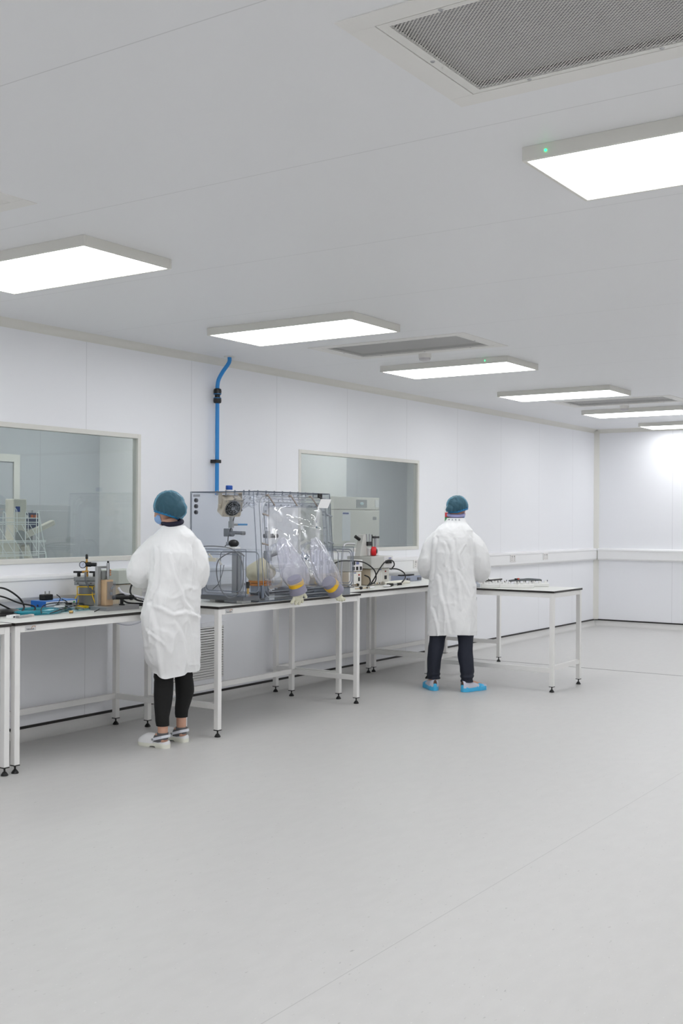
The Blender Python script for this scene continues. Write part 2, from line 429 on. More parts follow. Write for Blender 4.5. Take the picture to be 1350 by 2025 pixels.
# ceiling vents
perf = perf_mat(.0125, .0034)
plen = mat('plenum_grey', (.42, .43, .44), .7)
def vent():
    t = thing('ceiling_vent', 'vent', 'vent', (0, 0, H))
    D = .36
    f = MB(); X, Y = .665, .34
    def ringbox(f, X, Y, x, y, z0, z1): f.box(-X, X, -Y, -y, z0, z1); f.box(-X, X, y, Y, z0, z1); f.box(-X, -x, -y, y, z0, z1); f.box(x, X, -y, y, z0, z1)
    ringbox(f, .675, .36, .595, .285, -.003, .012); link('flange', f, mat('flange_white', (.885, .88, .868), .5), t, bevel=.0015)
    f = MB(); ringbox(f, .592, .282, .562, .262, -.002, .008); link('grille_frame', f, offwhite, t)
    f = MB(); f.sheet(lambda u, v: (-.562+1.124*u, -.262+.524*v, 0), 1, 1); link('perforated_sheet', f, perf, t)
    link('filter_media', MB().box(-.585, .585, -.28, .28, .03, .035), mat('filter_media', (.62, .62, .64), .8), t)
    f = MB(); f.box(-.64, .64, -.33, .33, .28, .3); ringbox(f, .64, .33, .6, .29, .012, .28); link('plenum_box', f, plen, t)
    for x, y in ((-.577, 0), (.577, 0), (-.40, -.272), (0, -.272), (.40, -.272), (-.40, .272), (0, .272), (.40, .272)):
        link('screw', MB().lathe([(.0055, -.0045), (.0075, -.002)], Matrix.Translation((x, y, 0)), 12), steel, t)
    return t
vl = ['perforated ceiling vent at the upper left edge of the photo, only its corner showing',
      'perforated ceiling vent between the blue pipe light and the light above the middle window',
      'perforated ceiling vent farthest down the room, near the end wall',
      'largest perforated ceiling vent, at the upper right', 'perforated ceiling vent outside the view', 'perforated ceiling vent outside the view']
v0 = vent(); k = 0
for cx in (-4.36, -1.01):
    for cy in (2.80, 7.32, 11.9):
        if k == 0: v0.location = (cx, cy, H); v0['label'] = vl[0]; v0['group'] = 'perforated ceiling vents'
        else: dup(v0, (cx, cy, H), None, vl[k], 'perforated ceiling vents')
        k += 1
# detectors
def detector(x, y, label):
    t = thing('ceiling_detector', label, 'detector', (x, y, H), group='round detectors on the ceiling')
    link('base', MB().lathe([(.052, 0), (.052, -.03), (.05, -.034)], n=28), offwhite, t, smooth=True)
    link('dome', MB().lathe([(.046, -.03), (.046, -.048), (.038, -.056), (.02, -.06), (.001, -.061)], n=28), mat('detector_dome', (.8, .79, .8), .3), t, smooth=True)
detector(-4.42, 7.70, 'round white detector on the ceiling in front of the vent above the middle window')
detector(-4.47, 12.35, 'round white detector on the ceiling beside the farthest vent')

# ---------------------------------------------------------------- rooms behind the windows
RB = -8.5
struct(link('wall_rear', MB().box(RB-.1, RB, 1.0, 16.5, -.05, H), joint_mat('rear_panels', (.75, .76, .775), 1, 1.12, .006, .8, offs=-.62, rough=.6)), 'grey wall of the rooms behind the windows')
struct(link('wall_partition', MB().box(RB, WX-.05, 8.12, 8.17, -.05, H), mat('partition_white', (.94, .94, .94), .5)), 'pale partition seen at the right of the left window')
struct(link('wall_rear_end', MB().box(RB, WX-.05, 14.3, 14.4, -.05, H), room_b), 'pale wall at the far end of the room behind')
struct(link('wall_rear_near', MB().box(RB, WX-.05, 1.0, 1.1, -.05, H), room_b))
struct(link('wall_pier', MB().box(RB, RB+.12, 8.17, 12.5, -.05, H), room_b), 'pale pier of the wall behind the middle window')
struct(link('floor_rear', MB().box(RB, WX-.05, 1.1, 14.3, -.05, 0), mat('rear_floor', (.7, .7, .69), .5)))
struct(link('ceiling_rear', MB().box(RB-.1, WX-.05, 1.0, 14.4, H-.02, H+.03), mat('rear_ceiling', (.8, .8, .8), .6)))
def rear_light(x, y):
    t = thing('ceiling_light', 'rectangular ceiling light in the room behind the windows, outside the view', 'ceiling light', (x, y, H-.02), group='ceiling lights behind the windows')
    link('housing', MB().box(-.3, .3, -.6, .6, -.04, 0), cream, t); link('diffuser', MB().box(-.28, .28, -.58, .58, -.045, -.04), glow_b, t)
for y in (2.4, 4.8, 7.2, 9.6, 12.6): rear_light(-7.3, y)
d = MB(); d.box(RB, RB+.03, 5.75, 5.82, 0, 2.1); d.box(RB, RB+.03, 7.0, 7.07, 0, 2.1); d.box(RB, RB+.03, 5.82, 7.0, 2.03, 2.1)
d1 = struct(link('door_1', d, cream), 'cream door frame behind the left window')
struct(link('door_leaf', MB().box(RB, RB+.015, 5.82, 7.0, 0, 2.03), mat('door_grey', (.74, .75, .765), .5), d1))
# ---------------------------------------------------------------- workbenches
lam = mat('white_laminate', (.89, .89, .87), .3)
core = mat('dark_laminate_core', (.15, .135, .125), .4)
frame_m = mat('bench_frame_paint', (.925, .92, .91), .4)
def bench(label, x0, x1, y0, y1, h, back='x', badge=False, group='white workbenches'):
    """x0<x1, y0<y1 outline of the top; back: side on which the low rail runs ('x' = wall side, 'y' = far side)"""
    cx, cy = (x0+x1)/2, (y0+y1)/2
    t = thing('workbench', label, 'workbench', (cx, cy, 0), group=group)
    X, Y = (x1-x0)/2, (y1-y0)/2
    mb = MB(); mb.mat(1).box(-X, X, -Y, Y, h-.018, h-.0015).mat(0).box(-X, X, -Y, Y, h-.0015, h)
    link('worktop', mb, [lam, core], t)
    L = .038; i = .006; lx, ly = X-i-L/2, Y-i-L/2; zt = h-.018
    for sx in (-1, 1):
        for sy in (-1, 1):
            cx_, cy_ = sx*lx, sy*ly
            g = link('leg', MB().cbox((cx_, cy_, (zt+.05)/2), (L, L, zt-.05)), frame_m, t, bevel=.003)
            f = MB(); f.cbox((cx_, cy_, .0475), (L+.002, L+.002, .005)); f.cyl((cx_, cy_, .02), (cx_, cy_, .047), .0055)
            f.lathe([(.021, 0), (.0215, .006), (.012, .02), (.008, .024)], Matrix.Translation((cx_, cy_, 0)), 20)
            link('levelling_foot', f, black, g)
    a = .042
    for sy in (-1, 1): link('apron_rail', MB().box(-lx+L/2, lx-L/2, sy*ly-.012, sy*ly+.018 if sy > 0 else sy*ly+.012, zt-a, zt) if sy > 0 else MB().box(-lx+L/2, lx-L/2, sy*ly-.018, sy*ly+.012, zt-a, zt), frame_m, t, bevel=.002)
    for sx in (-1, 1): link('apron_rail', MB().box(sx*lx-.018, sx*lx+.018, -ly+L/2, ly-L/2, zt-a, zt), frame_m, t, bevel=.002)
    zl = .19
    if back == 'x':
        for sy in (-1, 1): link('stretcher', MB().box(-lx+L/2, lx-L/2, sy*ly-.015, sy*ly+.015, zl, zl+.04), frame_m, t, bevel=.002)
        link('stretcher', MB().box(-lx-.015, -lx+.015, -ly+L/2, ly-L/2, zl, zl+.04), frame_m, t, bevel=.002)
    else:
        for sx in (-1, 1): link('stretcher', MB().box(sx*lx-.015, sx*lx+.015, -ly+L/2, ly-L/2, zl, zl+.04), frame_m, t, bevel=.002)
        link('stretcher', MB().box(-lx+L/2, lx-L/2, -ly-.015, -ly+.015, zl-.02, zl+.02), frame_m, t, bevel=.002)
    if badge:
        xb = lx+.0185; yb = -ly+.095
        bd = link('badge', MB().box(xb, xb+.001, yb-.04, yb+.04, zt-.036, zt-.006), mat('badge_silver', (.80, .80, .80), .35), t); bd['label'] = 'small maker badge with grey lettering and an orange swoosh'
        M = Matrix.Translation((xb+.0014, yb-.004, zt-.026)) @ Matrix(((0, 0, 1), (1, 0, 0), (0, 1, 0))).to_4x4()
        text_mesh('badge_lettering', 'Teknomek', .0135, mat('badge_ink', (.25, .27, .28), .5), bd, M)
        sp = smoothpath([(xb+.0016, yb+.004, zt-.022), (xb+.0016, yb+.014, zt-.012), (xb+.0016, yb+.026, zt-.009), (xb+.0016, yb+.034, zt-.016)], 6)
        link('badge_swoosh', MB().tube(sp, .0016, 6), mat('badge_orange', (.78, .58, .42), .5), bd)
    return t
H1, H2, H3, H4 = .886, .90, .889, .887
bench('white workbench at the left edge, only its right front leg showing', -5.94, -5.232, 2.80, 4.312, H1)
bench('white workbench under the left window, holding the blue coil and the yellow-caged canister', -5.94, -5.232, 4.338, 5.848, H1, badge=True)
bench('white workbench carrying the big glovebox, set forward of its neighbours', -5.69, -4.982, 5.868, 7.655, H2, badge=True)
bench('white workbench under the middle window, carrying the microscope and instrument boxes', -5.94, -5.228, 7.71, 9.257, H3)
bench('white workbench right of the man, standing out into the room with white blocks on it', -5.165, -3.923, 9.112, 9.767, H4, back='y')
bench('white workbench against the wall behind the man, mostly hidden', -5.94, -5.245, 9.30, 10.815, H4)
# ---------------------------------------------------------------- wall louvre, pipe, sign
t = thing('wall_vent', 'white louvred air vent low on the wall behind the woman', 'vent', (WX, 6.72, .41))
Y, Z = .41, .215
f = MB()
for a, b, c, d in ((-Y-.035, -Y+.012, -Z-.035, Z+.035), (Y-.012, Y+.035, -Z-.035, Z+.035), (-Y+.012, Y-.012, -Z-.035, -Z+.003), (-Y+.012, Y-.012, Z-.003, Z+.035)): f.box(0, .012, a, b, c, d)
link('vent_frame', f, white_wall, t, bevel=.002)
link('vent_backing', MB().box(.0005, .002, -Y, Y, -Z, Z), mat('vent_dark', (.16, .15, .14), .7), t)
for i in range(21):
    z = -Z+.012+i*(2*Z-.02)/20
    link('louvre', MB().add([(.003, -Y+.01, z+.009), (.003, Y-.01, z+.009), (.014, Y-.01, z-.005), (.014, -Y+.01, z-.005), (.0015, -Y+.01, z+.0075), (.0015, Y-.01, z+.0075), (.0125, Y-.01, z-.0065), (.0125, -Y+.01, z-.0065)],
        [(0, 1, 2, 3), (7, 6, 5, 4), (0, 4, 5, 1), (1, 5, 6, 2), (2, 6, 7, 3), (3, 7, 4, 0)]), frame_m, t)
blue = mat('pipe_blue', (.17, .54, .82), .35)
t = thing('air_pipe', 'bright blue compressed air pipe running down the wall from the ceiling', 'pipe', (-5.955, 6.985, 1.70))
pts = smoothpath([(.125, .0, 1.12), (.12, 0, 1.07), (.055, 0, 1.0), (.012, 0, .94), (0, 0, .89), (0, 0, .86)], 6)
link('pipe_run', MB().tube([(0, 0, 0)]+[(0, 0, .4), (0, 0, .85)]+pts[::-1], .0165, 16), blue, t, smooth=True)
link('coupling', MB().lathe([(.0165, .745), (.03, .75), (.033, .765), (.031, .79), (.022, .797), (.022, .812), (.031, .82), (.033, .845), (.03, .862), (.0165, .868)], n=24), black, t, smooth=True)
k = MB(); k.lathe([(.0225, .786), (.0325, .787), (.0325, .791), (.0225, .792)]); k.lathe([(.0225, .818), (.0325, .819), (.0325, .823), (.0225, .824)]); link('coupling_ring', k, blue, t)
link('pipe_clip', MB().box(-.043, .02, -.035, .03, .258, .285), black, t, bevel=.003)
link('ceiling_rose', MB().lathe([(.045, 1.112), (.045, 1.118)], Matrix.Translation((.125, 0, 0))), offwhite, t)

t = thing('wall_notice', 'small red and green notice on the wall, half hidden behind the head of the man', 'notice', (WX, 11.06, 1.57))
link('backing_board', MB().box(0, .004, -.15, .15, -.08, .085), white, t)
link('red_panel', MB().box(.004, .005, -.15, .15, -.03, .018), mat('notice_red', (.72, .05, .10), .4), t)
link('dark_band', MB().box(.004, .005, -.15, .15, -.04, -.03), mat('notice_dark', (.15, .12, .1), .4), t)
link('green_panel', MB().box(.004, .005, -.15, .15, -.08, -.04), mat('notice_green', (.02, .55, .25), .4), t)
# ---------------------------------------------------------------- glovebox on the forward bench
acr = clear('acrylic', (.982, .986, .992), .55, .01)
acr_e = mat('acrylic_edge', (.42, .45, .50), .3)
vinyl = clear('clear_vinyl', (.97, .972, .98), 6.0, .012, 1.5, wav=.002, wscale=4)
film = clear('crumpled_film', (.93, .935, .95), 2.4, .08, 1.5, body=.08, wav=.02, wscale=30)
seal = mat('grey_seal', (.56, .58, .61), .4)
flng = clear('clear_flange', (.96, .965, .98), 1.0, .05, 1.5, body=.10, bodycol=(.85, .87, .9))
bronze = mat('bronze_toggle', (.66, .62, .59), .35, metal=.5)
beige = mat('beige_plastic', (.80, .75, .67), .5)
beige_p = mat('beige_panel', (.85, .80, .72), .5)
greyp = mat('grey_plastic', (.62, .63, .63), .5)
sleeve_m = clear('sleeve_vinyl', (.985, .985, .995), 1.6, .16, 1.5, body=.24, bodycol=(.93, .93, .985), wav=.01, wscale=13, trl=.25)
latex = mat('latex_cream', (.86, .85, .76), .5, bump=.3, bscale=50)
yellow = mat('yellow_tape', (.95, .75, .12), .45)
cuff_m = mat('cuff_grey', (.56, .55, .62), .5, bump=.4, bscale=30)
GX, GY, GZ = -5.33, 6.815, H2
gb = thing('glovebox', 'clear acrylic glovebox with two hanging sleeves and transfer chambers at its ends', 'glovebox', (GX, GY, GZ))
def P(x, y, z): return (x-GX, y-GY, z-GZ)
y0, y1, zb, zt = 6.33, 7.30, .902, 1.706
xf = lambda z: -4.995-.0745*(z-.9)      # slanting front
def gmb(fn):
    mb = MB(); fn(mb); mb.v = [P(*v) for v in mb.v]; return mb
def panel(name, poly, a0, a1, axis, mats=None, flip=False):
    mb = MB(); mb.prism(poly, a0, a1, axis)
    for i in range(2, len(mb.mi)): mb.mi[i] = 1
    mb.v = [P(*v) for v in mb.v]; return link(name, mb, mats or [acr, acr_e], gb)
side = [(-5.66, zb), (xf(zb), zb), (xf(zt), zt), (-5.66, zt)]
lp = panel('side_panel', side, y0, y0+.006, 'y'); rp = panel('side_panel', side, y1-.006, y1, 'y')
panel('rear_panel', [(y0+.01, zb+.01), (y1-.01, zb+.01), (y1-.01, zt-.01), (y0+.01, zt-.01)], -5.66, -5.652, 'x')
panel('roof_panel', [(-5.66, y0+.0095), (xf(zt)-.002, y0+.0095), (xf(zt)-.002, y1-.0095), (-5.66, y1-.0095)], zt-.008, zt, 'z')
panel('base_panel', [(-5.65, y0+.0095), (xf(zb)-.012, y0+.0095), (xf(zb)-.012, y1-.0095), (-5.65, y1-.0095)], zb, zb+.006, 'z')
# slanting front: coordinates s along y, t up the slope
nx = Vector((1, 0, .0745)).normalized()
def F(s, t, off=0.): 
    z = zb+t; q = Vector((xf(z), s, z))+nx*off; return Vector(P(*q))
T = zt-zb
def rrect(s0, s1, t0, t1, r, n=7):
    out = []
    for cx, cy, a in ((s1-r, t1-r, 0), (s0+r, t1-r, 90), (s0+r, t0+r, 180), (s1-r, t0+r, 270)):
        for i in range(n+1):
            th = math.radians(a+90*i/n); out.append((cx+r*math.cos(th), cy+r*math.sin(th)))
    return out
def ringplate(name, outer, inner, o0, o1, mt, parent=gb, FF=F, mats2=None):
    n = len(outer); mb = MB(); vs = []
    for o in (o0, o1):
        vs += [FF(s, t, o) for s, t in outer]+[FF(s, t, o) for s, t in inner]
    fs = []
    for i in range(n):
        j = (i+1) % n
        fs += [(i, j, n+j, n+i), (2*n+i, 3*n+i, 3*n+j, 2*n+j), (i, 2*n+i, 2*n+j, j), (n+i, n+j, 3*n+j, 3*n+i)]
    mb.add(vs, fs); return link(name, mb, mt, parent)
o1r = rrect(y0+.055, y1-.03, .03, T-.035, .07); o2r = rrect(y0+.14, y1-.115, .105, T-.115, .05)
edge = [(y0, 0), (y1, 0), (y1, T), (y0, T)]
fp = ringplate('front_panel', rrect(y0+.001, y1-.001, 0.001, T-.001, .0015), o1r, -.009, 0, acr)
for pth, r, mt, nm in ((rrect(y0+.055, y1-.03, .03, T-.035, .07), .0042, seal, 'door_seal'), (rrect(y0+.085, y1-.055, .05, T-.055, .06), .006, flng, 'door_frame'), (rrect(y0+.105, y1-.075, .07, T-.08, .055), .0036, seal, 'door_seal')):
    link(nm, MB().tube([F(s, t, .006) for s, t in pth], r, 8, closed=True), mt, gb, smooth=True)
ringplate('window_flange', rrect(y0+.108, y1-.078, .073, T-.083, .053), o2r, 0, .006, flng)
for a, b in (((y0+.003, 0), (y1-.003, 0)), ((y0+.003, T), (y1-.003, T)), ((y0+.0, .0), (y0, T)), ((y1, 0), (y1, T))):
    link('edge_strip', MB().bar(F(*a, .001), F(*b, .001), .003, .003), acr_e, gb)
# soft vinyl window, gently buckled
def vin(u, v):
    s = y0+.125+u*(y1-y0-.225); t = .09+v*(T-.19); e = min(u, 1-u, v, 1-v); k = min(1, e*6)
    d = .035*k*(noise.noise(Vector((s*5, t*4.5, 3)))+.22*noise.noise(Vector((s*13+4*t, t*11, 9))))+.006*k*max(0, 1-3.5*abs(noise.noise(Vector((s*4, t*9, 1.7)))))
    return F(s, t, .003+d)
link('vinyl_window', MB().sheet(vin, 70, 60), vinyl, gb, smooth='all')
sc = MB()
def bolts(pts, name, r=.006, off=.004, parent=gb):
    for s, t in pts:
        a = F(s, t, off); b = F(s, t, off+.012)
        link(name, MB().cyl(a, b, r, r*.8, 10), seal, parent)
bolts([(y0+.135+i*(y1-y0-.25)/8, T-.10) for i in range(9)]+[(y0+.125, .16+i*.125) for i in range(5)]+[(y1-.098, .16+i*.125) for i in range(5)]+[(y0+.2+i*.2, .09) for i in range(4)], 'flange_bolt', .005)
for s in (y0+.14, y0+.42, y0+.68):
    c = MB().cyl(F(s, T-.03, .004), F(s, T-.03, .03), .008, n=10); c.bar(F(s, T-.03, .026), F(s+.07, T-.105, .03), .009); link('toggle_clamp', c, bronze, gb, bevel=.002)
for s, t in ((y0+.095, T-.17), (y1-.06, T-.17), (y1-.06, .42), (y1-.06, .16), (y0+.07, .42), (y0+.075, .16)):
    c = MB().cyl(F(s, t, .004), F(s, t, .028), .007, n=10); c.bar(F(s-.03, t+.004, .026), F(s+.035, t-.012, .03), .010); link('toggle_clamp', c, bronze if s < 7 else seal, gb, bevel=.002)
# hinge blocks low on the front edge
for s in (y0+.03, y1-.02): link('corner_clip', MB().cyl(F(s, .03, .012), F(s, .12, .012), .012, n=12), acr_e, gb)
# roof rim screws
for i in range(9):
    y = y0+.03+i*.1; link('rim_screw', MB().cyl(P(xf(zt)-.06, y, zt-.03), P(xf(zt)-.06, y, zt+.008), .006, n=10), seal, gb)
for i in range(4):
    link('rim_screw', MB().cyl(P(-5.42+i*.085, y0+.03, zt-.03), P(-5.42+i*.085, y0+.03, zt+.008), .006, n=10), seal, gb)
# crumpled film hanging inside under the roof
def crum(u, v):
    x = -5.42+.30*u; 
    return P(x+.02*noise.noise(Vector((u*9, v*9, 5))), y0+.10+.05*noise.noise(Vector((u*6, v*5, 1))), zt-.02-.135*v*(.55+.6*noise.noise(Vector((u*3, 2, 0)))+.25))
link('crumpled_film', MB().sheet(crum, 44, 18), film, gb, smooth='all')
def crum2(u, v):
    y = y0+.1+(y1-y0-.35)*u
    return P(xf(zt)-.05+.03*noise.noise(Vector((u*12, v*7, 8))), y, zt-.015-.09*v*(.7+.5*noise.noise(Vector((u*5, 7, 0)))))
link('crumpled_film', MB().sheet(crum2, 60, 12), film, gb, smooth='all')
def smooth_tube(name, pts, r, mt, parent, n=8, loc=None, k=8):
    mb = MB().tube(smoothpath(pts, k), r, n); 
    if loc: mb.v = [(v[0]-loc[0], v[1]-loc[1], v[2]-loc[2]) for v in mb.v]
    return link(name, mb, mt, parent, smooth=True)
# ports with caps on the left end panel
for i, z in enumerate((1.640, 1.596, 1.551)):
    k = gmb(lambda m: (m.cyl((-5.595, y0-.012, z), (-5.595, y0, z), .016, n=20), m.mat(1), m.cyl((-5.595, y0-.016, z), (-5.595, y0-.0125, z), .009, n=16)))
    link('port_plug', k, [mat('plug_grey', (.36, .37, .40), .45), dark], gb, smooth=True)
link('port_label', gmb(lambda m: m.box(-5.628, -5.562, y0-.002, y0-.0005, 1.667, 1.684)), mat('label_grey', (.6, .61, .64), .5), gb)
# blue capped vessel neck on the roof
link('capped_port', gmb(lambda m: (m.lathe([(.024, zt), (.024, zt+.012)], Matrix.Translation((-5.33, 6.39, 0))), m.mat(1), m.lathe([(.025, zt+.012), (.026, zt+.014), (.026, zt+.04), (.023, zt+.044)], Matrix.Translation((-5.33, 6.39, 0))))), [white, mat('cap_blue', (.02, .28, .62), .4)], gb, smooth=True)
# ---- things inside the box
fan = thing('ionising_fan', 'beige fan unit with a round black grille hanging in the top left of the glovebox', 'fan', (-5.385, 6.47, 1.60))
A = Matrix.Rotation(math.radians(-24), 4, 'X') @ Matrix.Rotation(math.radians(26), 4, 'Y')
BZ = Matrix.Rotation(math.radians(66), 4, 'Z'); A = BZ @ Matrix.Rotation(math.radians(24), 4, 'X')
bm_ = MB(); W_, D_, h_ = .078, .045, .07
bm_.prism(rrect(-W_, W_, -h_, h_, .012, 3), -D_, D_, 'y', A); link('housing', bm_, beige_p, fan, bevel=.002)
# (outside faces -y of the rotated frame, towards the viewer)
link('grille_well', MB().lathe([(.062, -.004), (.062, -.0005)], A @ Matrix.Translation((0, -D_, 0)) @ Matrix.Rotation(-PI/2, 4, 'X'), 28), black, fan)
for r in (.06, .044, .028, .014): link('grille_ring', MB().tube([A @ Vector((r*math.cos(a), -D_-.006, r*math.sin(a))) for a in [2*PI*i/28 for i in range(28)]], .0012, 6, closed=True), steel, fan)
sp = MB()
for i in range(4):
    a = PI/4*i+.3; sp.bar(A @ Vector((.062*math.cos(a), -D_-.006, .062*math.sin(a))), A @ Vector((-.062*math.cos(a), -D_-.006, -.062*math.sin(a))), .002)
sp.cyl(A @ Vector((0, -D_-.008, 0)), A @ Vector((0, -D_-.003, 0)), .014); link('grille_spokes', sp, steel, fan)
for sx in (-1, 1):
    for sz in (-1, 1): link('screw', MB().cyl(A @ Vector((sx*.064, -D_-.0015, sz*.057)), A @ Vector((sx*.064, -D_, sz*.057)), .004, n=10), greyp, fan)
br = MB()
for sx in (-1, 1):
    br.prism([(-.03, .10), (.03, .10), (.03, .02), (.012, -.02), (-.012, -.02), (-.03, .02)], sx*(W_+.003), sx*(W_+.007), 'x', BZ)
br.box(-W_-.007, W_+.007, -.03, .03, .095, .099, BZ); link('bracket', br, beige, fan)
for sx in (-1, 1): link('bracket_knob', MB().cyl(BZ @ Vector((sx*(W_+.007), 0, 0)), BZ @ Vector((sx*(W_+.018), 0, 0)), .013, n=16), beige, fan)
t = thing('gas_valve', 'grey gas valve with a blue lever on the rear panel of the glovebox', 'valve', (-5.40, 6.50, 1.46))
k = MB().cyl((0, 0, .06), (0, 0, .02), .014); k.cbox((0, 0, 0), (.03, .03, .05)); k.cyl((0, 0, 0), (.02, .05, 0), .008); link('valve_body', k, alu, t, smooth=True)
link('lever', MB().bar((.02, .05, 0), (.05, .13, 0), .014), mat('lever_blue', (.35, .6, .8), .4), t, bevel=.003)
t = thing('pipe_fitting', 'grey threaded gas fitting below the blue-lever valve', 'fitting', (-5.42, 6.49, 1.40))
k = MB().cbox((0, 0, 0), (.05, .05, .06)); k.cyl((.02, 0, -.01), (.05, 0, -.01), .02); k.cyl((.01, .03, 0), (.04, .12, -.005), .013); link('fitting_body', k, mat('fitting_grey', (.55, .56, .58), .4, metal=.5), t, smooth=True, bevel=.002)
link('fitting_end', MB().cyl((.036, .11, -.005), (.046, .14, -.006), .0155, n=8), steel, t)
tag(smooth_tube('black_cable', [(-5.385, 6.53, 1.55), (-5.39, 6.50, 1.46), (-5.40, 6.47, 1.38), (-5.40, 6.46, 1.32), (-5.41, 6.44, 1.296)], .0035, black, None, 6), 'thin black cable dropping from the fan to the left transfer chamber', 'cable')
t = thing('cream_glove_bag', 'crumpled cream rubber bag on an orange-ringed port inside the glovebox', 'bag', (-5.32, 6.75, 1.02))
def bagf(u, v):
    a = 2*PI*u; r = .082*(1+.55*math.sin(PI*min(1, v*1.05))**1)*(1-.8*v**4)+.012*noise.noise(Vector((math.cos(a)*2, math.sin(a)*2, v*4)))*(1 if v > .05 else 0)
    return (r*math.cos(a)*(.9)-.02*v, r*math.sin(a)+.05*v, .01+.17*v+.02*noise.noise(Vector((math.cos(a), math.sin(a), 5)))*v)
link('bag', MB().sheet(bagf, 40, 18), mat('cream_rubber', (.88, .84, .70), .5, bump=.5, bscale=20, var=.06), t, smooth='all')
orange = mat('orange_ring', (.92, .55, .10), .45)
link('ring', MB().lathe([(.07, -.004), (.088, -.004), (.088, .012), (.07, .012)], n=32, caps=False), orange, t, smooth=True)
link('ring', MB().lathe([(.07, -.026), (.088, -.026), (.088, -.010), (.07, -.010)], n=32, caps=False), orange, t, smooth=True)
link('stand_tube', MB().lathe([(.072, -.112), (.072, -.028)], n=28), clear('stand_clear', (.8, .82, .84), 1, .05, 1.5, body=.25), t)
t = thing('clamp_stand', 'dark metal clamp on an upright rod inside the glovebox behind the right sleeve', 'clamp stand', (-5.50, 7.08, zb+.006))
link('base_plate', MB().box(-.07, .07, -.06, .06, 0, .012), dark, t); link('rod', MB().cyl((0, 0, .012), (0, 0, .49), .008), steel, t)
k = MB().cyl((-.02, -.03, .46), (.03, .09, .46), .016); k.cbox((0, 0, .47), (.03, .03, .06)); link('clamp_head', k, mat('clamp_dark', (.3, .3, .31), .45), t, bevel=.003)
k = MB().cbox((0, 0, .30), (.05, .05, .08)); k.cyl((0, 0, .30), (.05, .08, .33), .02); k.cbox((.02, -.05, .28), (.03, .04, .09)); link('clamp_boss', k, greyp, t, bevel=.003)
t = thing('metal_tray', 'low dark metal block on the floor of the glovebox', 'block', (-5.22, 7.06, zb+.006))
link('block_body', MB().box(-.12, .12, -.10, .10, 0, .055), mat('slate_metal', (.42, .43, .45), .4, metal=.4), t, bevel=.003); link('rib', MB().box(-.10, .10, -.08, .08, .055, .06), dark, t)
t = thing('black_box', 'small black box on the glovebox floor beside the orange-ringed bag', 'box', (-5.22, 6.60, zb+.006)); link('box_body', MB().box(-.05, .05, -.03, .03, 0, .04), dark, t, bevel=.003); link('lid', MB().box(-.045, .045, -.025, .025, .04, .045), black, t)
t = thing('hanging_label', 'white label hanging from a black clip at the top right of the glovebox', 'label', (-5.035, 7.145, 1.66))
link('clip', MB().box(-.006, .006, -.03, .02, .01, .045), black, t, bevel=.002); k = MB().tube([(0, -.02, .02), (.02, .01, -.005), (.03, .03, -.01)], .007, 8); link('clip_arm', k, black, t)
link('paper', MB().add([(.036, -.04, 0), (.036, .10, .0), (.05, .03, -.07), (.05, -.11, -.07), (.037, -.04, .001), (.037, .10, .001), (.051, .03, -.069), (.051, -.11, -.069)], [(0, 1, 2, 3), (7, 6, 5, 4), (0, 4, 5, 1), (1, 5, 6, 2), (2, 6, 7, 3), (3, 7, 4, 0)]), white, t)

# ---- transfer chambers
def chamber(x0, x1, ya, yb, z0, z1, door_y, sgn):
    k = gmb(lambda m: (m.box(x0, x1, ya, yb, z1-.006, z1), m.box(x0, x1, ya, yb, z0, z0+.006), m.box(x0, x0+.006, ya, yb, z0+.006, z1-.006), m.box(x1-.006, x1, ya, yb, z0+.006, z1-.006)))
    ch = link('transfer_chamber', k, acr, gb)
    G = lambda s, t_, off=0.: Vector(P(x0+s, door_y+sgn*off, z0+t_))
    w_, h_ = x1-x0, z1-z0
    ringplate('door_plate', rrect(0, w_, 0, h_, .003), rrect(.045, w_-.03, .03, h_-.03, .03), 0, .008, acr, ch, G)
    link('door_seal', MB().tube([G(s, t_, .008) for s, t_ in rrect(.03, w_-.018, .018, h_-.02, .035)], .0045, 8, closed=True), seal, ch, smooth=True)
    link('door_seal', MB().tube([G(s, t_, .012) for s, t_ in rrect(.05, w_-.035, .036, h_-.036, .03)], .0028, 8, closed=True), acr_e, ch, smooth=True)
    link('inner_seal', MB().tube([G(s, t_, -(yb-ya)+.01) for s, t_ in rrect(.03, w_-.02, .02, h_-.02, .035)], .004, 8, closed=True), seal, ch, smooth=True)
    for (a, b) in (((0, 0), (w_, 0)), ((w_, 0), (w_, h_)), ((w_, h_), (0, h_)), ((0, h_), (0, 0))):
        link('edge_strip', MB().bar(G(*a), G(*b), .0032), acr_e, ch)
    return ch
c1 = chamber(-5.38, -4.972, 6.15, 6.33, .952, 1.285, 6.15, -1)
link('chamber_plinth', gmb(lambda m: m.box(-5.40, -4.99, 6.145, 6.33, .922, .951)), mat('plinth_dark', (.40, .41, .43), .45), gb)
link('plinth_foot', gmb(lambda m: m.box(-5.33, -5.28, 6.18, 6.28, H2+.0005, .9215)), white, gb); link('plinth_foot', gmb(lambda m: m.box(-5.08, -5.03, 6.18, 6.28, H2+.0005, .9215)), white, gb)
link('door_latch', gmb(lambda m: (m.box(-5.30, -5.235, 6.122, 6.139, 1.195, 1.222), m.bar((-5.29, 6.12, 1.25), (-5.26, 6.12, 1.225), .01))), mat('latch_cream', (.86, .84, .78), .4), gb, bevel=.002)['label'] = 'cream latch'
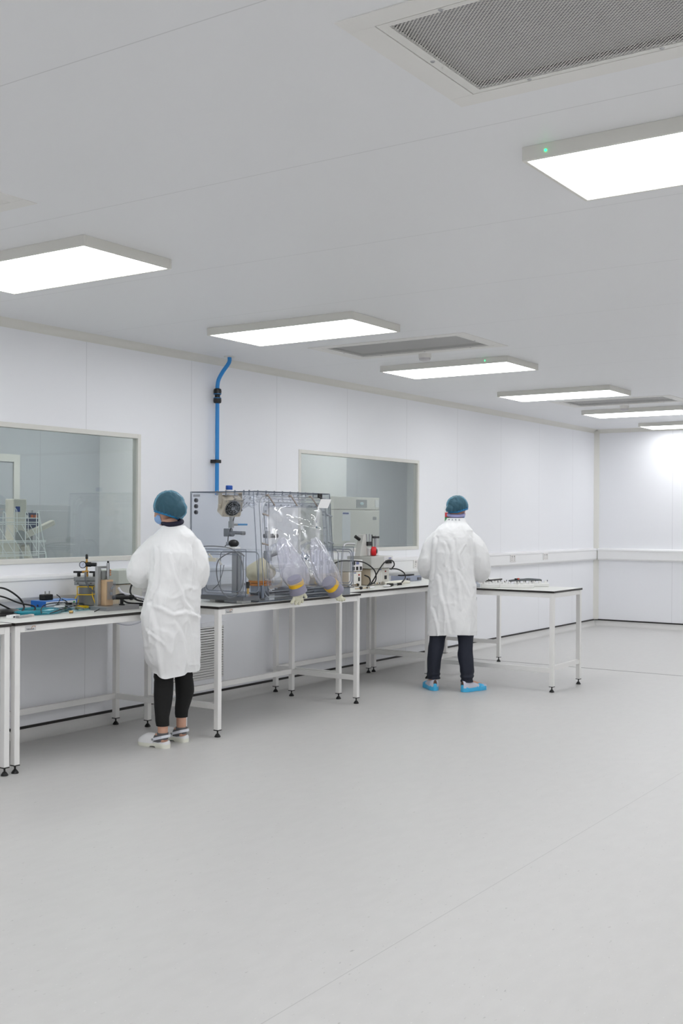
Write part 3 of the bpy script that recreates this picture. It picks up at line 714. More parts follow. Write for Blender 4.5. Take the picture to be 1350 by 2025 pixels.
link('door_tag', gmb(lambda m: m.add([(-5.227, 6.125, 1.222), (-5.203, 6.12, 1.225), (-5.160, 6.12, 1.175), (-5.190, 6.125, 1.172), (-5.227, 6.126, 1.222), (-5.203, 6.121, 1.225), (-5.160, 6.121, 1.175), (-5.190, 6.126, 1.172)], [(0, 1, 2, 3), (7, 6, 5, 4), (0, 4, 5, 1), (1, 5, 6, 2), (2, 6, 7, 3), (3, 7, 4, 0)])), white, gb)
link('inner_door_post', gmb(lambda m: (m.box(-5.235, -5.19, 6.312, 6.328, .96, 1.27), m.box(-5.18, -5.155, 6.312, 6.328, .96, 1.27))), mat('post_grey', (.66, .67, .69), .35, metal=.4), gb)
chamber(-5.32, -4.955, 7.30, 7.50, .955, 1.282, 7.50, 1)
link('chamber_plinth', gmb(lambda m: m.box(-5.30, -4.98, 7.31, 7.49, H2+.0005, .954)), mat('plinth_clear', (.52, .54, .57), .3), gb)
t = thing('black_camera', 'small black rounded device on a white foot on top of the left transfer chamber', 'camera', (-5.16, 6.24, 1.2855))
link('foot', MB().box(-.04, .04, -.03, .03, 0, .016), white, t, bevel=.003); link('body', MB().ell((0, 0, .04), (.042, .035, .028)), black, t, smooth=True)
link('lens', MB().cyl((-.03, -.02, .038), (-.045, -.032, .038), .014), mat('lens_glass', (.5, .52, .55), .1), t)
cablegrey = mat('cable_grey', (.42, .43, .45), .4)
tag(smooth_tube('grey_hose', [(-5.44, 6.10, 1.27), (-5.34, 6.12, 1.302), (-5.2, 6.12, 1.305), (-5.06, 6.10, 1.29), (-4.98, 6.09, 1.24), (-4.95, 6.09, 1.15), (-4.955, 6.09, 1.04), (-5.0, 6.08, .965), (-5.07, 6.08, .945), (-5.14, 6.08, 1.0), (-5.18, 6.08, 1.10), (-5.17, 6.08, 1.2), (-5.1, 6.10, 1.255), (-5.0, 6.1, 1.27), (-4.96, 6.12, 1.24)], .004, cablegrey, None, 6), 'thin grey hose looping over the left transfer chamber of the glovebox', 'hose')
tag(smooth_tube('grey_cable', [(-5.32, 6.2, .99), (-5.27, 6.2, 1.03), (-5.235, 6.2, 1.10), (-5.215, 6.2, 1.17)], .0025, cablegrey, None, 6), 'short thin grey cable inside the left transfer chamber', 'cable')
t = thing('hose_connector', 'black and brass hose connector hanging at the right edge of the left transfer chamber', 'connector', (-4.945, 6.14, .975))
link('grip', MB().cyl((0, 0, .04), (0, 0, .085), .012), black, t, smooth=True); link('brass_end', MB().cyl((0, 0, 0), (0, 0, .04), .009), mat('brass', (.72, .6, .38), .3, metal=.8), t, smooth=True)

# ---- the two sleeves with their gloves
def sleeve(rows, cx, cuff, gl, port):
    rs = []; n = 44
    ph = cx*7
    for i, (y, z, r) in enumerate(rows[:9]):
        dx = [.02, .03, .05, .07, .083, .092, .095, .09, .08, .07][i]
        ring = []
        for k in range(n):
            a = 2*PI*k/n
            w = 1+.07*math.sin(a*5+ph+z*9)+.05*math.sin(a*9-z*21)+.06*noise.noise(Vector((math.cos(a)*1.7, math.sin(a)*1.7, z*9+ph)))
            ring.append(P(-4.975+dx+r*w*math.cos(a)*.80, y+r*w*math.sin(a)*1.22, z+.012*math.cos(a)))
        rs.append(ring)
    # refine by interpolation
    fine = []
    for i in range(len(rs)-1):
        for q in range(4):
            t_ = q/4; fine.append([Vector(a_).lerp(Vector(b_), t_) for a_, b_ in zip(rs[i], rs[i+1])])
    fine.append([Vector(a_) for a_ in rs[-1]])
    s_ = link('sleeve', MB().rings(fine, caps=False), sleeve_m, gb, smooth='all')
    link('port_ring', MB().tube([F(port[0]+.10*math.cos(a), port[1]-zb+.10*math.sin(a), .004) for a in [2*PI*i/32 for i in range(32)]], .008, 8, closed=True), flng, s_, smooth=True)
    a_, b_ = Vector(P(*cuff[0])), Vector(P(*cuff[1])); d = (b_-a_); r = cuff[2]
    M = Matrix.Translation(a_) @ d.to_track_quat('Z', 'Y').to_matrix().to_4x4(); L_ = d.length
    wob = lambda z, a: 1+.03*math.sin(a*3+z*40)+.03*noise.noise(Vector((math.cos(a)*2, math.sin(a)*2, z*30)))
    def tubeM(prof, n=32): return [[M @ Vector((rr*wob(z, a)*math.cos(a)*1.0, rr*wob(z, a)*math.sin(a), z)) for a in [2*PI*k/n for k in range(n)]] for rr, z in prof]
    link('cuff', MB().rings(tubeM([(r*.9, -.02), (r*1.0, 0), (r*.98, L_*.3), (r, L_*.55), (r*1.15, L_*.8), (r*1.2, L_), (r*.6, L_*.92)])), cuff_m, s_, smooth=True)
    link('cuff_band', MB().rings(tubeM([(r*.99, L_*.12), (r*1.06, L_*.14), (r*1.06, L_*.46), (r*.99, L_*.48)])), yellow, s_, smooth=True)['label'] = 'yellow tape band'
    # glove: palm and five separate fingers, one skin
    g = MB()
    wv, pm, fingers, thumb = gl
    g.tube([P(*wv), P(*[(wv[i]+pm[i])/2 for i in range(3)]), P(*pm)], [.046, .043, .040], 16); g.ell(P(*pm), (.027, .050, .034))
    for f_p in fingers: g.tube(smoothpath([P(*q) for q in f_p[0]], 4), f_p[1]*1.12, 10); g.ell(P(*f_p[0][-1]), (f_p[1]*1.12,)*3, nu=10, nv=8)
    g.tube(smoothpath([P(*q) for q in thumb[0]], 4), thumb[1], 10); g.ell(P(*thumb[0][-1]), (thumb[1],)*3, nu=10, nv=8)
    go = link('glove', g, latex, s_, smooth='all')
    rm = go.modifiers.new('r', 'REMESH'); rm.mode = 'VOXEL'; rm.voxel_size = .0035; sm = go.modifiers.new('s', 'SMOOTH'); sm.iterations = 3; sm.factor = .5
    baked(go); go.data.polygons.foreach_set('use_smooth', [True]*len(go.data.polygons)); go['label'] = 'cream rubber glove'
R1 = [.019, .039, .06, .078, .09, .099, .102, .097, .08, .064]; R2 = [.025, .037, .057, .072, .085, .10, .104, .095, .085, .069]
Z1 = [(6.539, 1.361), (6.542, 1.342), (6.537, 1.305), (6.551, 1.249), (6.573, 1.193), (6.590, 1.137), (6.603, 1.091), (6.637, 1.049), (6.674, 1.010), (6.696, .986)]
Z2 = [(6.951, 1.356), (6.949, 1.337), (6.946, 1.298), (6.951, 1.240), (6.962, 1.182), (6.987, 1.123), (7.022, 1.076), (7.066, 1.031), (7.113, .990), (7.144, .961)]
xg = -4.90
sleeve([(a, b, r) for (a, b), r in zip(Z1, R1)], .1, ((xg, 6.63, 1.055), (xg+.005, 6.675, .962), .056),
       ((xg, 6.67, .975), (xg+.004, 6.668, .925),
        [([(xg, 6.635, .93), (xg, 6.615, .905), (xg-.006, 6.605, .889)], .0115), ([(xg, 6.66, .92), (xg+.004, 6.650, .895), (xg, 6.645, .880)], .0118),
         ([(xg, 6.685, .92), (xg+.006, 6.685, .895), (xg, 6.685, .878)], .0118), ([(xg, 6.705, .93), (xg+.004, 6.72, .905), (xg, 6.728, .889)], .0108)],
        ([(xg, 6.69, .955), (xg+.006, 6.74, .945), (xg+.006, 6.765, .922)], .0125)), (6.58, 1.22))
sleeve([(a, b, r) for (a, b), r in zip(Z2, R2)], .7, ((xg, 7.075, 1.015), (xg+.008, 7.165, .945), .056),
       ((xg, 7.145, .958), (xg+.004, 7.19, .918),
        [([(xg+.01, 7.19, .915), (xg+.01, 7.235, .892), (xg+.01, 7.272, .876)], .0118), ([(xg+.012, 7.18, .91), (xg+.015, 7.215, .888), (xg+.012, 7.24, .872)], .0115),
         ([(xg+.01, 7.165, .91), (xg+.014, 7.19, .89), (xg+.010, 7.21, .874)], .011), ([(xg+.01, 7.15, .915), (xg+.012, 7.165, .896), (xg+.01, 7.18, .880)], .010)],
        ([(xg, 7.15, .94), (xg+.014, 7.14, .91), (xg+.014, 7.165, .893)], .012)), (6.98, 1.22))
# ---------------------------------------------------------------- equipment on the benches
def cable(name, label, pts, r, mt, group=None, k=8):
    base = Vector(pts[0]); o = smooth_tube(name, [Vector(p)-base for p in pts], r, mt, None, 8, None, k); o.location = base
    return tag(o, label, 'cable', group)
def loops(cx, cy, z, r, n, jx=.0, jz=.004, sq=.6, seed=1):
    rr = random.Random(seed); out = []
    for i in range(n*10):
        a = 2*PI*i/10; k = 1+rr.uniform(-jx, jx)
        out.append((cx+r*k*math.cos(a), cy+r*k*math.sin(a)*sq, z+jz*(i/10)+rr.uniform(0, jz)))
    return out
Z1_ = H1
# power brick and its looping black leads
t = thing('power_adaptor', 'flat black round power brick at the left end of the bench, among black leads', 'power adaptor', (-5.73, 4.68, Z1_))
link('body', MB().lathe([(.075, 0), (.088, .006), (.088, .022), (.07, .034), (.001, .036)], n=32), black, t, smooth=True); link('indicator', MB().lathe([(.004, .034), (.003, .037)], Matrix.Translation((.05, .03, -.003)), 10), white, t)
cable('black_lead', 'thick black lead standing in tall loops at the left end of the bench', [(-5.62, 4.200, .895), (-5.66, 4.300, .93), (-5.72, 4.420, 1.0), (-5.76, 4.550, 1.055), (-5.78, 4.700, 1.05), (-5.76, 4.800, .99), (-5.74, 4.830, .93), (-5.70, 4.780, .90)], .006, rubber)
cable('black_lead', 'black lead arching lower in front of the tallest loop at the left', [(-5.60, 4.180, .965), (-5.66, 4.350, 1.015), (-5.70, 4.480, 1.03), (-5.74, 4.660, 1.0), (-5.73, 4.780, .955), (-5.68, 4.860, .93), (-5.64, 4.820, .90), (-5.60, 4.720, .893)], .0055, rubber)
cable('black_lead', 'black lead lying in flat coils around the power brick', loops(-5.70, 4.58, .892, .12, 3, .08, .003, .9, 4), .005, rubber)
cable('black_lead', 'black lead rising and falling beside the power brick', [(-5.64, 4.220, .90), (-5.68, 4.320, .96), (-5.70, 4.420, .985), (-5.72, 4.580, .97), (-5.72, 4.680, .93), (-5.70, 4.730, .90)], .0055, rubber)
t = thing('small_connector', 'small white connector block at the left edge of the bench', 'connector', (-5.50, 4.545, Z1_), .3, 'small connectors at the left edge')
link('body', MB().box(-.02, .02, -.045, .045, 0, .02), white, t, bevel=.002); link('socket_hole', MB().box(.02, .0205, -.03, -.01, .005, .014), black, t)
t = thing('small_connector', 'small grey metal bar at the left edge of the bench, right of the white block', 'connector', (-5.485, 4.625, Z1_), .2, 'small connectors at the left edge')
link('body', MB().box(-.013, .013, -.075, .045, 0, .015), alu, t, bevel=.0015); link('cap', MB().box(-.0135, .0135, .045, .07, 0, .0155), mat('cap_pinkgrey', (.78, .75, .73), .4), t, bevel=.002)

# blue controller
t = thing('bench_controller', 'bright blue controller box with small display and keys', 'controller', (-5.80, 5.135, Z1_))
bl = mat('case_blue', (.04, .40, .75), .4); bl2 = mat('case_blue_light', (.45, .62, .85), .4)
link('case', MB().box(-.07, .07, -.14, .14, .004, .066), bl, t, bevel=.002)
link('lid', MB().box(-.069, .069, -.139, .139, .066, .068), bl2, t)
fpn = link('control_panel', MB().box(.07, .072, -.132, .128, .008, .062), mat('panel_white', (.88, .89, .91), .4), t)
link('display', MB().box(.072, .073, .055, .09, .032, .046), black, fpn)
for y, z, c in ((.03, .036, 1), (.03, .048, 1), (.03, .016, 2), (.062, .016, 1), (.085, .018, 1), (.11, .05, 2)):
    link('key', MB().box(.072, .0735, y-.008, y+.008, z-.004, z+.004), bl if c == 1 else mat('key_green', (.1, .6, .25), .4), fpn)
link('case_screw', MB().cyl((0, -.1405, .035), (0, -.144, .035), .007, n=12), dark, t)
t = thing('plug_adaptor', 'black plug adaptor lying on the blue controller with its pins up', 'plug', (-5.80, 5.065, Z1_+.0685))
link('body', MB().box(-.028, .028, -.038, .038, 0, .038), rubber, t, bevel=.006, seg=3)
for y in (-.008, .028): link('pin', MB().box(-.002, .002, y-.004, y+.004, .038, .058), steel, t)
cable('thin_lead', 'thin black lead hanging in a loop from the plug adaptor', [(-5.76, 5.12, .99), (-5.735, 5.13, .965), (-5.725, 5.10, .925), (-5.715, 5.14, .905), (-5.722, 5.18, .935), (-5.735, 5.14, .96)], .003, rubber)
t = thing('plug', 'black plug lying in front of the keys of the blue controller', 'plug', (-5.67, 5.115, Z1_+.022), .4)
link('body', MB().ell((0, 0, .018), (.02, .045, .018)), rubber, t, smooth=True); link('collar', MB().box(-.018, .018, -.05, -.035, .004, .03), greyp, t, bevel=.003)
# teal tube coil and bag
teal = clear('teal_tube', (.62, .86, .90), 1.2, .15, 1.5, body=.62, bodycol=(.32, .78, .84))
t = thing('tubing_coil', 'coil of turquoise plastic tubing', 'tubing', (-5.66, 4.85, Z1_+.001))
rr = random.Random(5)
for i in range(9):
    r = .150-.012*(i % 4)+rr.uniform(-.004, .004); z = .005+.0085*(i//3)+rr.uniform(0, .002)
    link('tube_turn', MB().tube([(r*math.cos(a)*.92+.004*math.sin(3*a+i), r*math.sin(a)*1.18, z+.002*math.sin(2*a+i)) for a in [2*PI*k/36 for k in range(36)]], .0045, 8, closed=True), teal, t, smooth=True)
tealf = clear('teal_film', (.75, .90, .93), 1.5, .1, 1.5, body=.3, bodycol=(.45, .8, .88), wav=.01, wscale=25)
t2 = MB().sheet(lambda u, v: (-.09+.18*v, -.20+.40*u, .004+.014*abs(noise.noise(Vector((u*7, v*5, 2))))*min(1, 6*min(u, 1-u, v, 1-v))), 30, 16)
o = tag(link('plastic_bag', t2, tealf, None, smooth='all'), 'crumpled turquoise plastic bag lying between the tubing coil and the steel plate', 'bag'); o.location = (-5.66, 5.18, Z1_)
cable('thin_lead', 'thin black lead curling over the turquoise tubing coil', [(-5.46, 4.80, .90), (-5.47, 4.90, .918), (-5.50, 4.99, .925), (-5.55, 5.10, .928), (-5.60, 5.2, .925), (-5.66, 5.26, .926), (-5.72, 5.2, .93), (-5.71, 5.05, .94), (-5.66, 4.93, .935), (-5.6, 4.86, .93), (-5.52, 4.78, .92), (-5.47, 4.74, .905)], .0032, rubber)
cable('thin_lead', 'thin black lead reaching from the controller across the turquoise bag', [(-5.70, 5.06, .93), (-5.66, 5.18, .922), (-5.60, 5.27, .915), (-5.54, 5.30, .905), (-5.47, 5.22, .896), (-5.42, 5.14, .891)], .003, rubber)
cable('grey_lead', 'thin grey lead lying across the turquoise tubing coil', [(-5.64, 4.90, .925), (-5.61, 4.99, .932), (-5.56, 5.04, .930), (-5.53, 5.08, .922), (-5.5, 5.12, .91)], .003, cablegrey)
t = thing('lead_tag', 'white paper tag on the leads over the tubing coil', 'tag', (-5.52, 4.93, .931), .3); link('paper', MB().box(-.018, .018, -.035, .035, 0, .006), white, t); link('printing', MB().box(-.008, .008, -.03, .01, .006, .0065), greyp, t)
t = thing('cable_connector', 'small brass bayonet connector in front of the turquoise tubing', 'connector', (-5.46, 4.975, Z1_+.012), .7); brass = MATS['brass']
link('barrel', MB().cyl((-.012, 0, 0), (.012, 0, 0), .0095, n=16), brass, t, smooth=True); link('core', MB().cyl((.012, 0, 0), (.0135, 0, 0), .006, n=12), dark, t)

# canister in the yellow frame
t = thing('pressure_canister', 'grey canister in a yellow wire frame with gauge and brass fittings', 'canister', (-5.80, 5.425, Z1_))
cg = mat('canister_grey', (.55, .555, .55), .35, metal=.5); yw = mat('yellow_wire', (.95, .78, .06), .4)
link('cylinder', MB().lathe([(.05, .004), (.052, .008), (.052, .20)], n=32), cg, t, smooth=True)
hd = MB(); Rz = Matrix.Rotation(math.radians(33), 4, 'Z'); hd.box(-.072, .072, -.06, .06, .155, .18, Rz); hd.box(-.075, .075, -.062, .062, .183, .21, Rz); link('clamp_head', hd, cg, t, bevel=.003)
for sx in (-1, 1): link('bolt', MB().cyl(Rz @ Vector((sx*.045, -.0625, .168)), Rz @ Vector((sx*.045, -.066, .168)), .005, n=10), dark, t)
for sx in (-1, 1):
    k = MB(); k.cyl(Rz @ Vector((sx*.055, 0, .211)), Rz @ Vector((sx*.055, 0, .235)), .012, n=14); k.bar(Rz @ Vector((sx*.055-.037, 0, .242)), Rz @ Vector((sx*.055+.032, 0, .242)), .014); link('clamp_handle', k, black, t, bevel=.002)
k = MB(); k.cyl((0, 0, .211), (0, 0, .235), .011); k.ell((0, 0, .245), (.014, .014, .012)); k.cyl((0, 0, .25), (0, 0, .30), .0055); k.ell((0, 0, .312), (.009, .009, .011)); k.cyl((0, 0, .32), (0, 0, .332), .006); k.cyl(Rz @ Vector((0, 0, .243)), Rz @ Vector((-.03, -.01, .243)), .008); link('brass_fittings', k, mat('brass_warm', (.76, .58, .30), .3, metal=.8), t, smooth=True)
link('tip_cap', MB().lathe([(.0075, .332), (.0095, .338), (.009, .36), (.004, .366)]), black, t, smooth=True)
gd = Rz @ Vector((0, -1, 0)); gc = Rz @ Vector((-.022, -.012, .293))
g_ = link('gauge', MB().cyl(gc, gc+gd*.014, .024, n=28), black, t, smooth=True)
link('gauge_dial', MB().cyl(gc+gd*.0142, gc+gd*.015, .0195, n=28), mat('dial_white', (.85, .87, .93), .3), g_)
link('gauge_needle', MB().bar(gc+gd*.0155+Vector((0, 0, -.004)), gc+gd*.0155+(Rz @ Vector((.006, 0, .012))), .0015), black, g_)
link('regulator', MB().cyl(Rz @ Vector((0, 0, .295)), Rz @ Vector((.03, 0, .295)), .016, .017).cyl(Rz @ Vector((.03, 0, .295)), Rz @ Vector((.068, 0, .294)), .014, .0135), black, t, smooth=True)
fr = MB(); r = .0032
def ringpts(R_, z): return [Rz @ Vector((sx*R_, sy*R_, z)) for sx, sy in ((-1, -1), (1, -1), (1, 1), (-1, 1))]
for R_, z in ((.052, .142), (.052, .088)):
    q = ringpts(R_, z)
    for i in range(4): fr.tube([q[i], q[(i+1) % 4]], r, 8)
for a, b, c in zip(ringpts(.052, .145), ringpts(.052, .085), ringpts(.088, .012)): fr.tube([a, b, c], r, 8)
for a, b in zip(ringpts(.088, .012), ringpts(.075, .004)): fr.tube([a, b], r, 8)
link('wire_frame', fr, yw, t, smooth=True)
cable('yellow_tube', 'bright yellow tube coiled at the foot of the canister', loops(-5.71, 5.30, .892, .04, 3, .05, .0045, 1.1, 2), .004, yw)
cable('yellow_tube', 'straight bright yellow tube end right of the canister foot', [(-5.70, 5.45, .893), (-5.68, 5.50, .893), (-5.66, 5.55, .893)], .004, yw)
for i, (a, b) in enumerate(((0, 0), (.008, .006), (.014, .014))):
    cable('grey_tube', ['thin grey tube looping down from the gauge of the canister, nearest strand', 'thin grey tube looping from the gauge of the canister, middle strand', 'thin grey tube looping from the gauge of the canister, farthest strand'][i],
          [(-5.76+a, 5.37, 1.13), (-5.73, 5.34+a, 1.105-b), (-5.725, 5.345+a, 1.06), (-5.72, 5.38, 1.02-b), (-5.71, 5.43+a, .995-a), (-5.715, 5.49, .99), (-5.73, 5.53+a, 1.005+b), (-5.75, 5.54+a, 1.02)], .0028, cablegrey)

# aluminium stand with wooden block
t = thing('test_stand', 'aluminium stand on a steel base plate with wooden block and silver cylinder', 'stand', (-5.49, 5.40, Z1_))
Rs = Matrix.Identity(4)
link('base_plate', MB().box(-.085, .07, -.153, .15, 0, .028, Rs), mat('base_steel', (.66, .66, .67), .35, metal=.8), t, bevel=.002)
link('upright', MB().box(-.066, -.04, -.13, -.098, .028, .294, Rs), alu, t, bevel=.002)
link('upright_arm', MB().box(-.062, -.044, -.098, -.02, .279, .294, Rs), alu, t, bevel=.002)
link('slide_block', MB().box(-.066, -.028, -.097, -.055, .205, .262, Rs), cg, t, bevel=.002)
wood = mat('wood_block', (.80, .68, .54), .55, var=.12, bscale=14)
wb = link('wooden_block', MB().box(-.052, -.004, -.092, -.022, .029, .202, Rs), wood, t, bevel=.003)
link('clear_box', MB().box(-.0035, .014, -.08, -.015, .07, .19, Rs), clear('clear_box', (.95, .955, .96), 1.2, .05, 1.5, body=.2), t, bevel=.002)
link('inner_mechanism', MB().cyl((.006, -.05, .14), (.006, -.03, .16), .006).cbox((.005, -.05, .11), (.008, .02, .02)), greyp, t)
k = MB(); k.cyl((-.02, -.055, .202), (-.02, -.055, .225), .005); k.cyl((-.02, -.055, .225), (-.02, -.055, .245), .012); k.cyl((-.02, -.055, .245), (-.02, -.055, .315), .0105); link('air_cylinder', k, steel, t, smooth=True)
link('cylinder_cap', MB().cyl((-.02, -.055, .315), (-.02, -.055, .328), .0065), black, t)
k = MB(); [k.ell((-.014, -.04, z), (.006, .007, .007)) for z in (.235, .25, .265)]; link('copper_fitting', k, mat('copper', (.75, .55, .42), .35, metal=.7), t, smooth=True)
t = thing('black_clamp', 'black screw clamp lying on the steel base plate in front of the wooden block', 'clamp', (-5.475, 5.44, Z1_+.0285))
k = MB(); k.cyl((-.03, -.06, .052), (.03, .06, .05), .014); k.cyl((0, 0, .002), (0, 0, .05), .011); k.ell((-.03, -.06, .052), (.018, .018, .018)); k.ell((.03, .06, .05), (.022, .022, .02)); link('clamp_body', k, rubber, t, smooth=True); link('clamp_pad', MB().cyl((0, 0, 0), (0, 0, .006), .02), black, t)
# instrument box pair behind the woman
t = thing('flow_instrument', 'beige instrument box beside the left arm of the woman, under a grey box', 'instrument', (-5.78, 5.73, Z1_)); 
link('case', MB().box(-.10, .10, -.115, .115, .004, .15), beige, t, bevel=.002); pl = link('face_plate', MB().box(.10, .103, -.11, .11, .008, .146), mat('plate_grey', (.74, .74, .72), .4), t)
for y in (-.04, 0, .04): link('knob', MB().cyl((.103, y, .05), (.113, y, .05), .007, n=12), dark, pl)
t = thing('grey_box', 'pale grey box on top of the beige instrument beside the woman', 'box', (-5.78, 5.73, Z1_+.151)); link('case', MB().box(-.11, .11, -.13, .12, .004, .10), mat('greenish_grey', (.74, .76, .73), .45), t, bevel=.003); link('foot_strip', MB().box(-.10, .10, -.12, .11, 0, .004), black, t)
for i, (lb, pts) in enumerate((('thick black cable curving down from the grey box beside the woman', [(-5.60, 5.68, 1.06), (-5.57, 5.62, 1.02), (-5.55, 5.60, .98), (-5.52, 5.62, .94), (-5.46, 5.68, .92), (-5.40, 5.75, .915)]),
    ('black cable lying farthest to the wall in the bundle beside the woman', [(-5.62, 5.50, .96), (-5.60, 5.55, .975), (-5.56, 5.62, .965), (-5.50, 5.68, .94), (-5.42, 5.72, .925), (-5.34, 5.78, .92)]),
    ('black cable lying lowest in the bundle beside the woman', [(-5.48, 5.56, .90), (-5.46, 5.62, .903), (-5.41, 5.70, .90), (-5.34, 5.76, .90)]),
    ('black cable crossing the middle of the bundle beside the woman', [(-5.60, 5.52, .96), (-5.56, 5.53, .94), (-5.52, 5.55, .92), (-5.47, 5.64, .912), (-5.40, 5.70, .91), (-5.32, 5.77, .91)]),
    ('black cable nearest the bench edge in the bundle beside the woman', [(-5.44, 5.60, .897), (-5.40, 5.66, .90), (-5.34, 5.69, .905), (-5.28, 5.76, .905)]))):
    cable('black_cable', lb, pts, .0065, rubber, 'black cables beside the woman')
cable('white_hose', 'translucent white hose among the black cables beside the woman', [(-5.63, 5.56, 1.02), (-5.60, 5.57, .985), (-5.55, 5.60, .97), (-5.48, 5.68, .945), (-5.40, 5.75, .93)], .008, mat('milky_hose', (.85, .85, .88), .35))
cable('white_cable', 'white cable hanging in a loop below the bench behind the woman', [(-5.90, 5.66, .86), (-5.91, 5.72, .80), (-5.90, 5.80, .745), (-5.88, 5.92, .72), (-5.86, 6.05, .745), (-5.85, 6.12, .80), (-5.85, 6.15, .88)], .005, mat('cable_white', (.78, .78, .82), .4))

# ---------------------------------------------------------------- bench with the microscope
Z3 = H3
def flowmeter(label, x, y, wy, hh):
    t = thing('flow_meter_box', label, 'instrument', (x, y, Z3), group='beige flow meter boxes')
    link('case', MB().box(-.12, .09, -wy, wy, .004, hh), beige, t, bevel=.002)
    p_ = link('face_plate', MB().box(.09, .094, -wy+.004, wy-.004, .006, hh-.003), mat('plate_ivory', (.88, .87, .84), .4), t)
    for i in range(4):
        yy = -wy*.62+i*wy*.26; link('flow_tube', MB().box(.094, .096, yy-.003, yy+.003, .035, hh-.035), mat('tube_white', (.95, .95, .95), .3), p_)
        link('tube_knob', MB().cyl((.094, yy, .018), (.106, yy, .018), .005, n=10), MATS['brass'] if i % 2 else dark, p_)
    link('red_button', MB().cyl((.094, wy*.55, hh-.03), (.103, wy*.55, hh-.03), .007, n=14), mat('button_red', (.65, .08, .08), .4), p_)
    link('rocker_switch', MB().box(.094, .098, wy*.48, wy*.7, .05, .085), black, p_); link('round_plug', MB().cyl((.094, wy*.3, .02), (.112, wy*.3, .018), .011, n=14), black, p_)
    link('plate_label', MB().box(.094, .0945, -wy*.2, wy*.15, hh-.016, hh-.006), mat('label_blue', (.45, .47, .62), .5), p_); return t
flowmeter('narrow beige flow meter box, left of the pair under the grey boxes', -5.70, 8.515, .105, .137)
flowmeter('wide beige flow meter box, right of the pair under the microscope', -5.69, 8.925, .165, .155)
gbx = mat('grey_case', (.76, .76, .74), .45); gfr = mat('grey_case_front', (.88, .87, .87), .4)
t = thing('power_supply', 'small grey box with four black sockets, on the narrow beige box', 'power supply', (-5.70, 8.53, Z3+.1375)); link('case', MB().box(-.14, .09, -.10, .11, .003, .108), gbx, t, bevel=.003); p_ = link('face_plate', MB().box(.09, .093, -.096, .106, .006, .105), gfr, t)
for y in (-.04, .02, .08): link('socket', MB().box(.093, .097, y-.019, y+.012, .014, .046), black, p_)
link('round_socket', MB().cyl((.093, -.04, .078), (.101, -.04, .078), .018, n=18), black, p_); link('plate_label', MB().box(.093, .0935, 0, .05, .065, .09), MATS['label_blue'], p_)
t = thing('power_supply', 'larger grey box with black plugs on its right end, on the wide beige box', 'power supply', (-5.68, 8.93, Z3+.1555)); link('case', MB().box(-.16, .11, -.20, .18, .003, .115), gbx, t, bevel=.003); link('underside_strip', MB().box(-.14, .10, -.18, .16, 0, .003), black, t); p_ = link('face_plate', MB().box(.11, .113, .02, .176, .006, .112), gfr, t)
for y in (.055, .09, .13): link('plug_socket', MB().box(.113, .125, y-.012, y+.012, .045, .075), black, p_)
link('plate_label', MB().box(.113, .1135, .10, .15, .088, .1), MATS['label_blue'], p_)
# microscope
t = thing('microscope', 'grey microscope stand with large red focus knob and steel rods, standing on the grey boxes', 'microscope', (-5.72, 8.86, Z3+.272))
k = MB().prism([(-.16, 0), (-.03, 0), (-.055, .205), (-.10, .205)], -.03, .03, 'x', Matrix.Translation((0, .02, 0))); link('arm', k, gbx, t, bevel=.004)
link('stage_block', MB().box(-.035, .05, .0, .16, .0, .075), gfr, t, bevel=.006, seg=3)
link('focus_knob', MB().lathe([(.036, 0), (.043, .006), (.043, .035), (.035, .045)], Matrix.Translation((.05, .03, .045)) @ Matrix.Rotation(PI/2, 4, 'Y') @ Matrix.Rotation(-.5, 4, 'X'), 28), mat('knob_red', (.85, .07, .12), .4), t, smooth=True)
link('knob_hub', MB().lathe([(.018, .046), (.016, .052)], Matrix.Translation((.05, .03, .045)) @ Matrix.Rotation(PI/2, 4, 'Y') @ Matrix.Rotation(-.5, 4, 'X'), 24), black, t); link('inner_knob', MB().cyl((.035, .075, .045), (.07, .075, .045), .03), dark, t, smooth=True)
for y, z0, z1, r_ in ((-.01, .12, .205, .007), (.045, .12, .205, .009), (.155, .075, .19, .011), (.13, .075, .185, .007)): link('steel_rod', MB().cyl((.02, y, z0), (.02, y, z1), r_, n=14), steel, t, smooth=True)
link('rod_clamp', MB().box(0, .045, -.03, .06, .095, .135), black, t, bevel=.004); link('rod_clamp', MB().bar((.02, .09, .175), (.02, .20, .175), .022), black, t, bevel=.004)
link('link_rod', MB().cyl((.02, .085, .05), (.02, .085, .20), .005), dark, t); link('eyepiece', MB().cyl((-.01, -.16, .185), (.01, -.115, .155), .016), black, t, smooth=True); link('side_screw', MB().cyl((.02, .16, .03), (.02, .175, .03), .01), dark, t)
t = thing('chrome_handle', 'bent chrome tube behind the right transfer chamber', 'tube', (-5.60, 8.36, Z3)); link('tube', MB().tube(smoothpath([(-.02, -.05, 0), (-.02, -.05, .15), (-.02, -.03, .33), (-.02, .0, .385), (-.02, .06, .395), (-.02, .16, .39)], 6), .009, 12), steel, t, smooth=True); link('foot', MB().box(-.05, .01, -.09, -.01, 0, .012), steel, t)
